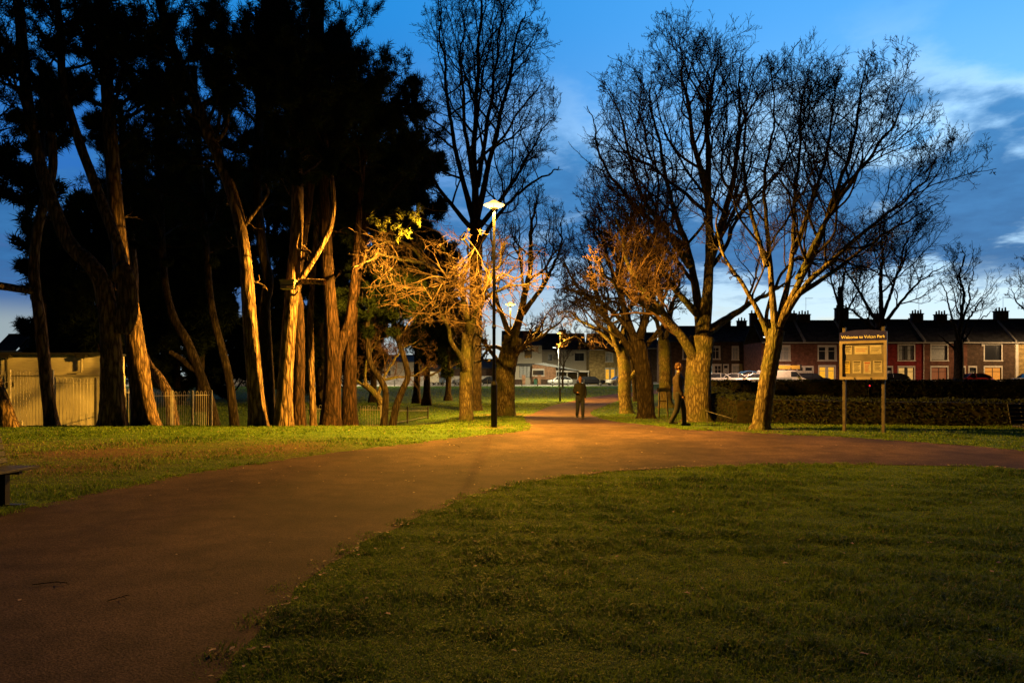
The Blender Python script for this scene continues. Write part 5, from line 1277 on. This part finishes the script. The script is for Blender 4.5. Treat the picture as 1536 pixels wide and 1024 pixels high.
# pale post pair among the avenue, made up for an unclear pale shape
pg = empty('post_pair', (*fx(996, 34), tz(*fx(996, 34))), 'pale timber twin post frame standing between the avenue and forked trunk', 'twin post')
for sx, tl in ((-.24, .03), (.2, -.1)):
    MB().rod((sx, 0, -.2), (sx + tl, 0, 1.35), .04, 8).build('post', M['wood_pale'], pg)
MB().box((-.02, 0, 1.28), (.62, .03, .18)).build('panel', M['wood_pale'], pg)
MB().box((-.02, 0, .75), (.5, .03, .05)).build('rail', M['wood_pale'], pg)

# ------------------------------------------------------------------ notice board
def sign():
    Y = 18.4; s = Y / F
    X = (1294.5 - 768) * s; gz_ = tz(X, Y)
    M['sign_metal'] = mat('cream powder coated metal', (.26, .22, .25), .5, (.34, .29, .32), 6, 5, spec=.4)
    M['sign_navy'] = mat('navy sign panel', (.02, .02, .16), .4, (.028, .028, .2), 4, 3)
    root = empty('notice_board', (X, Y, gz_), 'park notice board with navy welcome header on two metal posts', 'notice board', rz=-.6)
    z = lambda py: CZ - (py - HZ) * s - gz_
    w = 32.4 * s
    for px in (-26.9, 26.9):
        p = MB().bx(px * s - .036, px * s + .036, .055, .15, -.3, z(491)).build('post', M['galv_dull'], root, bevel=.006)
        MB().bx(px * s - .04, px * s + .04, .051, .154, z(491) + .002, z(490)).build('post_cap', M['dark'], p)
    hb = MB(); n = 14; x0 = -w; pr = [(x0, z(511) + .004), (w, z(511) + .004)] + [(w - 2 * w * i / n, z(498) + (z(494.5) - z(498)) * math.sin(PI * i / n)) for i in range(n + 1)]
    hd = hb.prism(pr, -.03, .05).build('header', M['sign_navy'], root)
    cu = bpy.data.curves.new('lettering', 'FONT'); cu.body = 'Welcome to Vulcan Park'; cu.align_x = 'CENTER'; cu.align_y = 'CENTER'; cu.size = .098; cu.extrude = .002; cu.offset = .0015
    cu.materials.append(mat('white lettering', (.75, .72, .7), .5)); tmp = bpy.data.objects.new('lettering_curve', cu); COL.objects.link(tmp); dg = bpy.context.evaluated_depsgraph_get(); dg.update(); tm = bpy.data.meshes.new_from_object(tmp.evaluated_get(dg)); bpy.data.objects.remove(tmp)
    t = bpy.data.objects.new('lettering', tm); link(t, hd); t.location = (0, -.034, z(505.3)); t.rotation_euler = (PI / 2, 0, 0)
    zt, zb, ft = z(511), z(569), 4 * s
    fr = MB(); fr.bx(-w, -w + ft, -.05, .05, zb, zt); fr.bx(w - ft, w, -.05, .05, zb, zt); fr.bx(-w + ft, w - ft, -.05, .05, zt - ft, zt); fr.bx(-w + ft, w - ft, -.05, .05, zb, zb + ft)
    f = fr.build('frame', M['sign_metal'], root)
    for lx_ in (-.35, .35): MB().bx(lx_ * w - .015, lx_ * w + .015, -.058, -.05, zb + .01, zb + .045).build('lock', M['dark'], f)
    MB().bx(-w + ft, w - ft, -.01, .045, zb + ft, zt - ft).build('backing', mat('grey felt', (.17, .155, .19), .9, (.24, .22, .26), 4, 5), root)
    paper = mat('printed paper', (.44, .42, .5), .7, (.58, .55, .62), 9, 5); ink = mat('dark print', (.08, .07, .07), .7); yel = mat('yellow paper', (.5, .38, .08), .7, (.6, .5, .2), 8, 3); pink = mat('red print', (.4, .12, .1), .7)
    def poster(px0, px1, py0, py1, m, lines, hm=ink, tilt=0, head=True):
        x0, x1 = (px0 - 1294.5) * s / 1.096, (px1 - 1294.5) * s / 1.096; a, b = z(py1), z(py0)
        o = MB().box(((x0 + x1) / 2, -.013, (a + b) / 2), (x1 - x0, .004, b - a), ry=tilt).build('poster', m, root)
        k = MB()
        if head: k.bx(x0 + .02, x1 - .02, -.018, -.0155, b - .05, b - .015)
        o2 = None
        for i in range(lines):
            zz = b - .07 - i * (b - a - .1) / lines; e = x1 - .025 - (.06 * (x1 - x0) * ((i * 7) % 5))
            k.bx(x0 + .025, e, -.018, -.0155, zz - .012, zz)
        k.build('print', hm, o)
    poster(1267, 1278, 518, 531, paper, 4, ink, .03); poster(1282, 1302, 519, 531, paper, 2, pink, 0, False); poster(1305, 1322, 518, 531, paper, 3, ink, -.02, False)
    poster(1264.5, 1275, 541, 560, yel, 5); poster(1279, 1292, 541, 559.5, paper, 7); poster(1295.5, 1306.5, 542, 560.5, paper, 6, pink); poster(1310, 1323, 541, 559, paper, 6)
    gl = bpy.data.materials.new('clear board glazing'); gl.use_nodes = True; N = gl.node_tree.nodes; N.remove(N['Principled BSDF']); Lk = gl.node_tree.links
    tr = N.new('ShaderNodeBsdfTransparent'); gs = N.new('ShaderNodeBsdfGlossy'); gs.inputs['Roughness'].default_value = .12; mx = N.new('ShaderNodeMixShader'); fr_ = N.new('ShaderNodeFresnel'); fr_.inputs[0].default_value = 1.45
    mx.inputs[0].default_value = .05; Lk.new(tr.outputs[0], mx.inputs[1]); Lk.new(gs.outputs[0], mx.inputs[2]); Lk.new(mx.outputs[0], N['Material Output'].inputs[0])
    MB().bx(-w + ft, w - ft, -.044, -.041, zb + ft, zt - ft).build('glazing', gl, root)
M['galv_dull'] = mat('dull steel post', (.07, .06, .07), .55, (.12, .1, .11), 8, 5, spec=.4)
sign()
rl = empty('rear_light_dot', P(1293, 578, 44.0), 'tiny red glow standing in for a car rear light behind the hedge', 'light')  # stand-in for a car rear light seen through the hedge, stem made up
MB().lathe([(.015, -.03), (.04, -.02), (.04, .02), (.015, .03)], n=12, axis='Y').build('lens', mat('red lens', (.5, 0, 0), .3, emit=(1, .02, .03), es=1.6), rl)
MB().rod((0, .05, 0), (0, .3, -1.2), .015).build('stem', M['dark'], rl); rl.location.y -= .95

# ------------------------------------------------------------------ benches
def bench(label, loc, rz, L=1.8):
    root = empty('park_bench', loc, label, 'bench', 'slatted dark park benches', rz)
    for i in range(4): MB().bx(-L / 2, L / 2, -.45 + i * .105, -.45 + i * .105 + .085, .44, .475).build('seat_slat', M['wood_dark'], root, bevel=.006)
    for i in range(5):
        z = .54 + i * .085; y = .0 + i * .022
        MB().box((0, y, z), (L, .03, .07), rx=-.25).build('back_slat', M['wood_dark'], root, bevel=.006)
    for x in (-L / 2 + .3, L / 2 - .3):
        b = MB(); b.bx(x - .04, x + .04, -.25, -.17, .0, .43); b.bx(x - .03, x + .03, -.42, .02, .40, .438)
        b.build('leg', M['pole'], root)
        MB().bx(x - .05, x + .05, -.46, .08, .0, .025).build('foot', M['pole'], root)
        MB().rod((x, .0, .4), (x, .13, .93), .022).build('back_support', M['pole'], root)
g = G(1526, 671); bench('dark slatted park bench with its back to the hedge', (g[0] + .75, g[1], tz(*g)), 0)
bench('dark slatted bench end on the bank at the path edge', (-6.6, 8.6, tz(-6.6, 8.6)), PI / 2 - .05)

# ------------------------------------------------------------------ people
def remesh_body(name, chains, blobs, m, parent, vox=.014):
    """chains: list of [(x,y,z,r)...]; blobs: ellipsoids (c, r) -> one continuous surface"""
    Vs = []; Fs = []; off = 0
    b = MB()
    for ch in chains:
        ch = np.array(ch, float); n = max(6, int(np.linalg.norm(np.diff(ch[:, :3], axis=0), axis=1).sum() / .02))
        c = crs(ch, min(n, 60)); V, Q = tubes(c[None, :, :3], c[None, :, 3], 12)
        k = len(c); caps = [tuple(reversed(range(12))), tuple(range((k - 1) * 12, k * 12))]
        b.add(V, [tuple(q) for q in Q] + caps)
        for e in (c[0], c[-1]): blobs = blobs + [((e[0], e[1], e[2]), (e[3], e[3], e[3]))]
    for c, r in blobs:
        nu, nv = 12, 8; vs = [(c[0], c[1], c[2] + r[2])]
        for i in range(1, nv):
            for j in range(nu):
                t, f = PI * i / nv, 2 * PI * j / nu; vs.append((c[0] + r[0] * math.sin(t) * math.cos(f), c[1] + r[1] * math.sin(t) * math.sin(f), c[2] + r[2] * math.cos(t)))
        vs.append((c[0], c[1], c[2] - r[2])); fs = [(0, 1 + j, 1 + (j + 1) % nu) for j in range(nu)]
        for i in range(nv - 2):
            for j in range(nu): a = 1 + i * nu; fs.append((a + j, a + nu + j, a + nu + (j + 1) % nu, a + (j + 1) % nu))
        a = 1 + (nv - 2) * nu; fs += [(a + (j + 1) % nu, a + j, len(vs) - 1) for j in range(nu)]
        b.add(vs, fs)
    o = b.build(name, m, parent)
    md = o.modifiers.new('join', 'REMESH'); md.mode = 'VOXEL'; md.voxel_size = vox; md.use_smooth_shade = True
    s = o.modifiers.new('soft', 'SMOOTH'); s.iterations = 3
    return o

def person(label, loc, rz, stride, coat, trouser, hairc, bag=False, holding=False):
    """faces -Y locally; stride: forward offset of the +x foot"""
    root = empty('person', loc, label, 'person', None, rz)
    skin = mat('skin', (.28, .14, .09), .6, (.33, .18, .12), 6, 3)
    S = stride
    hips = .93 - abs(S) * .12; k = hips / .93
    def leg(sx, fy):
        lift = .05 if fy > 0 else 0
        return [(sx * .09, 0, hips, .085), (sx * .1, fy * .45 - .04, hips * .53, .062), (sx * .1, fy + .02, .10 + lift, .045)]
    lF, lB = leg(1, -S), leg(-1, S)
    sh = hips + .50
    def arm(sx, sw):
        if holding and sx < 0: return [(sx * .17, 0, sh, .055), (sx * .23, .03, sh - .27, .045), (sx * .17, -.2, sh - .3, .034)]
        return [(sx * .17, 0, sh, .055), (sx * .235, sw * .35 + .02, sh - .28, .044), (sx * .22, sw - .03, sh - .52, .032)]
    aR, aL = arm(1, S * .5), arm(-1, -S * .5)
    chains = [[(0, 0, hips - .02, .12), (0, .01, hips + .22, .115), (0, 0, sh - .06, .13), (0, 0, sh + .04, .06), (0, -.01, sh + .14, .052)], [(-.16, 0, sh, .055), (.16, 0, sh, .055)], lF, lB, aR, aL]
    hz_ = sh + .255
    blobs = [((0, -.01, hz_), (.076, .095, .118)), ((0, -.03, hz_ - .065), (.055, .06, .055)), ((0, -.105, hz_ - .01), (.013, .02, .022)), ((.078, 0, hz_ - .01), (.012, .022, .032)), ((-.078, 0, hz_ - .01), (.012, .022, .032)),
             ((0, -.092, hz_ - .055), (.026, .012, .01)), ((.03, -.088, hz_ + .022), (.018, .014, .008)), ((-.03, -.088, hz_ + .022), (.018, .014, .008))]
    for a in (aR, aL):
        w = Vector(a[2][:3]); d = (Vector(a[2][:3]) - Vector(a[1][:3])).normalized(); c = w + d * .06; side = 1 if w.x > 0 else -1
        chains.append([(*w, .028), (*(w + d * .05), .034), (*(w + d * .085), .032)])
        for i, ln_ in enumerate((.07, .08, .075, .058)):
            s0 = c + d * .03 + Vector((0, (i - 1.5) * .02, 0)); curl = Vector((-side * .02, 0, 0))
            chains.append([(*s0, .010), (*(s0 + d * ln_ * .5 + curl * .4), .0095), (*(s0 + d * ln_ + curl), .008)])
        s0 = w + d * .035 + Vector((0, -.028, 0)); chains.append([(*s0, .012), (*(s0 + Vector((-side * .01, -.02, 0)) + d * .03), .011), (*(s0 + Vector((-side * .012, -.026, 0)) + d * .055), .009)])
    remesh_body('body', chains, blobs, skin, root, .011)
    e = .022
    def inf(ch, x): return [(a, b, c, r + x) for a, b, c, r in ch]
    torso = [(0, .005, hips - .1, .15), (0, .01, hips + .15, .15), (0, 0, sh - .08, .165), (0, 0, sh + .03, .09)]
    aRc = inf(aR, .022); aLc = inf(aL, .022)
    j = remesh_body('jacket', [torso, [(-.165, 0, sh - .005, .075), (.165, 0, sh - .005, .075)], aRc, aLc, [(-.07, 0, hips + .1, .12), (-.08, 0, sh - .1, .13)], [(.07, 0, hips + .1, .12), (.08, 0, sh - .1, .13)]], [], coat, root, .016)
    remesh_body('trousers', [inf(lF, .02), inf(lB, .02), [(-.06, 0, hips - .02, .12), (.06, 0, hips - .02, .12)]], [], trouser, root, .014)
    for l in (lF, lB):
        a = l[2]; remesh_body('shoe', [[(a[0], a[1] + .05, a[2] - .055, .04), (a[0], a[1] - .06, a[2] - .06, .042), (a[0], a[1] - .15, a[2] - .065, .035)]], [], M['rubber'], root, .012)
    remesh_body('hair', [], [((0, .018, hz_ + .035), (.086, .095, .098)), ((0, .04, hz_ - .02), (.078, .07, .075))], hairc, root, .012)
    return root
dk = mat('black padded jacket', (.004, .004, .005), .8, (.008, .008, .01), 20, 4, .004, 60); jn = mat('dark blue jeans', (.006, .008, .018), .9, (.012, .015, .03), 12, 5); hr_ = mat('brown hair', (.05, .028, .016), .7, (.08, .05, .03), 40, 4)
g = G(870, 628); person('person in black jacket and dark jeans walking down the lit path', (g[0], g[1], tz(*g)), .1, .12, dk, jn, hr_, holding=True)
br = mat('brown coat', (.016, .01, .006), .85, (.03, .018, .011), 15, 4); 
gh = mat('auburn hair', (.03, .012, .007), .8, (.055, .022, .01), 40, 3)
gx_, gy_ = fx(1018, 20.8)
person('person in brown coat walking along the grass verge beside the rough trunk', (gx_, gy_, tz(gx_, gy_)), PI / 2 - .3, .17, br, mat('black trousers', (.012, .01, .01), .85, (.02, .018, .016), 9, 3), gh)

# twigs lying on the tarmac
def twig(px0, py0, px1, py1, lb):
    a, b = G(px0, py0), G(px1, py1); a = np.array([*a, tz(*a) + .02]); b = np.array([*b, tz(*b) + .02]); mid = (a + b) / 2 + np.array([.03, .05, .004])
    c = crs(np.array([[*a, .0035], [*mid, .003], [*b, .0018]]), 12); c[:, :2] += .008 * np.sin(np.arange(12) * 2.3)[:, None]; V, Q = tubes(c[None, :, :3], c[None, :, 3], 6)
    m2 = c[7, :3]; e2 = m2 + np.array([.05, -.06, .006]); c2 = crs(np.array([[*m2, .004], [*e2, .002]]), 4); V2, Q2 = tubes(c2[None, :, :3], c2[None, :, 3], 5)
    o = build('fallen_twig', np.concatenate([V, V2]), [np.concatenate([Q, Q2 + len(V)])], M['bark_dark'], loc=a); tag(o, lb, 'twig', 'twigs lying on the path')
twig(48, 881, 104, 879, 'straight thin fallen twig on the dark tarmac'); twig(160, 906, 198, 896, 'short forked fallen twig on the dark tarmac'); twig(676, 668, 690, 672, 'small curled twig on the lit tarmac')

# ------------------------------------------------------------------ world
w = bpy.data.worlds.new('World'); bpy.context.scene.world = w; w.use_nodes = True
nt = w.node_tree; N = nt.nodes; L = nt.links; bg = N['Background']
sky = N.new('ShaderNodeTexSky'); sky.sky_type = 'NISHITA'; sky.sun_disc = False; sky.sun_elevation = math.radians(-3.5); sky.sun_rotation = math.radians(40); sky.air_density = 1.2; sky.dust_density = .6; sky.ozone_density = 3
tc = N.new('ShaderNodeTexCoord'); sx = N.new('ShaderNodeSeparateXYZ'); L.new(tc.outputs['Generated'], sx.inputs[0])
def math_(op, a, b=None, c=None):
    n = N.new('ShaderNodeMath'); n.operation = op
    for i, v in enumerate((a, b, c)):
        if v is None: continue
        if isinstance(v, (int, float)): n.inputs[i].default_value = v
        else: L.new(v, n.inputs[i])
    return n.outputs[0]
def ramp(fac, stops, interp='EASE'):
    r = N.new('ShaderNodeValToRGB'); r.color_ramp.interpolation = interp; e = r.color_ramp.elements
    e[0].position = stops[0][0]; e[0].color = (*stops[0][1], 1); e[1].position = stops[-1][0]; e[1].color = (*stops[-1][1], 1)
    for p, c in stops[1:-1]: x = e.new(p); x.color = (*c, 1)
    L.new(fac, r.inputs[0]); return r.outputs[0]
def mixc(f, a, b, mode='MIX'):
    n = N.new('ShaderNodeMix'); n.data_type = 'RGBA'; n.blend_type = mode; n.clamp_result = False
    for i, v in ((0, f), (6, a), (7, b)):
        if isinstance(v, (int, float)): n.inputs[i].default_value = v
        elif isinstance(v, tuple): n.inputs[i].default_value = (*v, 1)
        else: L.new(v, n.inputs[i])
    return n.outputs[2]
zc = math_('MAXIMUM', sx.outputs[2], 0.0)
clear_r = ramp(zc, [(0, (.85, .66, .38)), (.05, (.74, .70, .52)), (.09, (.58, .70, .70)), (.15, (.25, .48, .76)), (.28, (.17, .48, .90)), (.46, (.085, .36, .80)), (1, (.02, .07, .25))])
clear_l = ramp(zc, [(0, (.30, .36, .36)), (.06, (.24, .30, .33)), (.1, (.05, .12, .28)), (.28, (.02, .13, .42)), (.46, (.014, .20, .56)), (1, (.008, .04, .2))])
az = N.new('ShaderNodeVectorMath'); az.operation = 'DOT_PRODUCT'; L.new(tc.outputs['Generated'], az.inputs[0]); az.inputs[1].default_value = (.72, .69, .0)
fz = N.new('ShaderNodeMapRange'); fz.interpolation_type = 'SMOOTHSTEP'; fz.inputs[1].default_value = .42; fz.inputs[2].default_value = 1.02; L.new(az.outputs['Value'], fz.inputs[0])
clear = mixc(fz.outputs[0], clear_l, clear_r)
# cloud deck, flattened towards the horizon
dz = math_('ADD', zc, .12); px_ = math_('DIVIDE', sx.outputs[0], dz); py_ = math_('DIVIDE', sx.outputs[1], dz)
cv = N.new('ShaderNodeCombineXYZ'); L.new(px_, cv.inputs[0]); L.new(py_, cv.inputs[1])
def cn(scale, det, off, st=(1, 1, 1), rough=.5):
    mp = N.new('ShaderNodeMapping'); mp.inputs['Location'].default_value = off; mp.inputs['Scale'].default_value = st; L.new(cv.outputs[0], mp.inputs[0])
    t = N.new('ShaderNodeTexNoise'); t.inputs['Scale'].default_value = scale; t.inputs['Detail'].default_value = det; t.inputs['Roughness'].default_value = rough; L.new(mp.outputs[0], t.inputs['Vector']); return t.outputs['Fac']
c1 = cn(1.9, 8, (5.3, 2.2, 0), (1, .8, 1), .55); c2 = cn(5.5, 7, (8, 2, 0), (1, 1, 1), .6)
def blob(px, py, rad, amp, st=1.0):
    """soft patch of denser (or thinner) cloud in one direction of the sky, st times wider than high"""
    v = Vector(((px - 768) / F, 1, -(py - HZ) / F)).normalized(); r = Vector((v.y, -v.x, 0)).normalized(); u = r.cross(v)
    d1 = N.new('ShaderNodeVectorMath'); d1.operation = 'DOT_PRODUCT'; L.new(nrm.outputs[0], d1.inputs[0]); d1.inputs[1].default_value = r
    d2 = N.new('ShaderNodeVectorMath'); d2.operation = 'DOT_PRODUCT'; L.new(nrm.outputs[0], d2.inputs[0]); d2.inputs[1].default_value = u
    a = math_('DIVIDE', d1.outputs['Value'], rad * st); b = math_('DIVIDE', d2.outputs['Value'], rad)
    q = math_('ADD', math_('MULTIPLY', a, a), math_('MULTIPLY', b, b))
    m = N.new('ShaderNodeMapRange'); m.interpolation_type = 'SMOOTHSTEP'; m.inputs[1].default_value = 0; m.inputs[2].default_value = 1; m.inputs[3].default_value = amp; m.inputs[4].default_value = 0; L.new(q, m.inputs[0]); return m.outputs[0]
nrm = N.new('ShaderNodeVectorMath'); nrm.operation = 'NORMALIZE'; L.new(tc.outputs['Generated'], nrm.inputs[0])
field = math_('ADD', math_('MULTIPLY', c1, .6), math_('MULTIPLY', c2, .4))
for bl in [(840, 200, .10, .16, 1.5), (780, 330, .10, .10, 1.6), (1060, 330, .10, .12, 2.0), (1230, 190, .09, .12, 1.4), (1350, 40, .05, .10, 2.2), (1430, 130, .055, .20, 1.7),
           (1440, 225, .04, .14, 1.2), (1510, 190, .04, .14, 1.0), (1505, 310, .09, .22, 1.2), (1360, 320, .08, .2, 2.2), (1180, 380, .05, .14, 3.0), (940, 370, .05, .12, 2.5), (1500, 400, .03, .12, 2.5), (20, 400, .13, .14, 1.6),
           (1010, 60, .16, -.2, 3.0), (1500, 40, .07, -.2, 2.0), (1440, 185, .035, -.10, 3.0), (1470, 240, .03, -.12, 2.5), (1530, 352, .03, -.16, 2.2), (1240, 100, .05, -.08, 2.0), (960, 230, .05, -.08, 1.5), (1160, 260, .05, -.10, 1.5)]:
    field = math_('ADD', field, blob(*bl))
cm = N.new('ShaderNodeMapRange'); cm.interpolation_type = 'SMOOTHSTEP'; cm.inputs[1].default_value = .48; cm.inputs[2].default_value = .66; L.new(field, cm.inputs[0])
hzf = N.new('ShaderNodeMapRange'); hzf.interpolation_type = 'SMOOTHSTEP'; hzf.inputs[1].default_value = .085; hzf.inputs[2].default_value = .14; L.new(math_('ADD', zc, math_('MULTIPLY', math_('SUBTRACT', c2, .5), .06)), hzf.inputs[0])
cmask = math_('MULTIPLY', cm.outputs[0], hzf.outputs[0])
ch = N.new('ShaderNodeMapRange'); ch.inputs[1].default_value = .14; ch.inputs[2].default_value = .42; L.new(zc, ch.inputs[0])
ccol = mixc(ch.outputs[0], mixc(c2, (.010, .05, .15), (.045, .18, .42)), mixc(c2, (.012, .11, .34), (.06, .30, .64)))
# bright thin cloud between the dark masses on the afterglow side
thin = N.new('ShaderNodeMapRange'); thin.interpolation_type = 'SMOOTHSTEP'; thin.inputs[1].default_value = .34; thin.inputs[2].default_value = .5; L.new(field, thin.inputs[0])
thin_b = N.new('ShaderNodeMapRange'); thin_b.interpolation_type = 'SMOOTHSTEP'; thin_b.inputs[1].default_value = .62; thin_b.inputs[2].default_value = .46; L.new(field, thin_b.inputs[0])
lowz = N.new('ShaderNodeMapRange'); lowz.interpolation_type = 'SMOOTHSTEP'; lowz.inputs[1].default_value = .44; lowz.inputs[2].default_value = .30; L.new(zc, lowz.inputs[0])
edge = math_('MULTIPLY', math_('MULTIPLY', thin.outputs[0], lowz.outputs[0]), fz.outputs[0])
base = mixc(math_('MULTIPLY', edge, .55), clear, (.50, .72, .88))
final = mixc(math_('MULTIPLY', cmask, .94), base, ccol)
final = mixc(.01, final, sky.outputs[0], 'ADD')
bk = N.new('ShaderNodeMapRange'); bk.interpolation_type = 'SMOOTHSTEP'; bk.inputs[1].default_value = .05; bk.inputs[2].default_value = .72; bk.inputs[3].default_value = .02; bk.inputs[4].default_value = 1; L.new(sx.outputs[1], bk.inputs[0])
zd = N.new('ShaderNodeMapRange'); zd.interpolation_type = 'SMOOTHSTEP'; zd.inputs[1].default_value = .47; zd.inputs[2].default_value = .8; zd.inputs[3].default_value = 1; zd.inputs[4].default_value = .1; L.new(zc, zd.inputs[0])
scl = N.new('ShaderNodeVectorMath'); scl.operation = 'SCALE'; L.new(final, scl.inputs[0]); L.new(math_('MULTIPLY', bk.outputs[0], zd.outputs[0]), scl.inputs['Scale']); final = scl.outputs[0]
L.new(final, bg.inputs['Color']); w.cycles.sampling_method = 'MANUAL'; w.cycles.sample_map_resolution = 512
bg.inputs['Strength'].default_value = 1.35

# ------------------------------------------------------------------ camera and render settings
cam = bpy.data.cameras.new('camera'); co = bpy.data.objects.new('camera', cam); COL.objects.link(co)
co.location = (0, 0, CZ); co.rotation_euler = (PI / 2, 0, 0)
cam.sensor_width = 36; cam.lens = F / 1536 * 36; cam.shift_y = (HZ - 512) / 1536; cam.clip_start = .1; cam.clip_end = 3000
sc = bpy.context.scene; sc.camera = co
sc.view_settings.view_transform = 'Standard'; sc.view_settings.look = 'None'; sc.view_settings.exposure = 0; sc.view_settings.gamma = 1
sc.render.engine = 'CYCLES'
cy = sc.cycles; cy.max_bounces = 5; cy.diffuse_bounces = 2; cy.glossy_bounces = 2; cy.transparent_max_bounces = 6; cy.sample_clamp_indirect = 4; cy.use_denoising = True
cy.caustics_reflective = False; cy.caustics_refractive = False; cy.use_light_tree = True
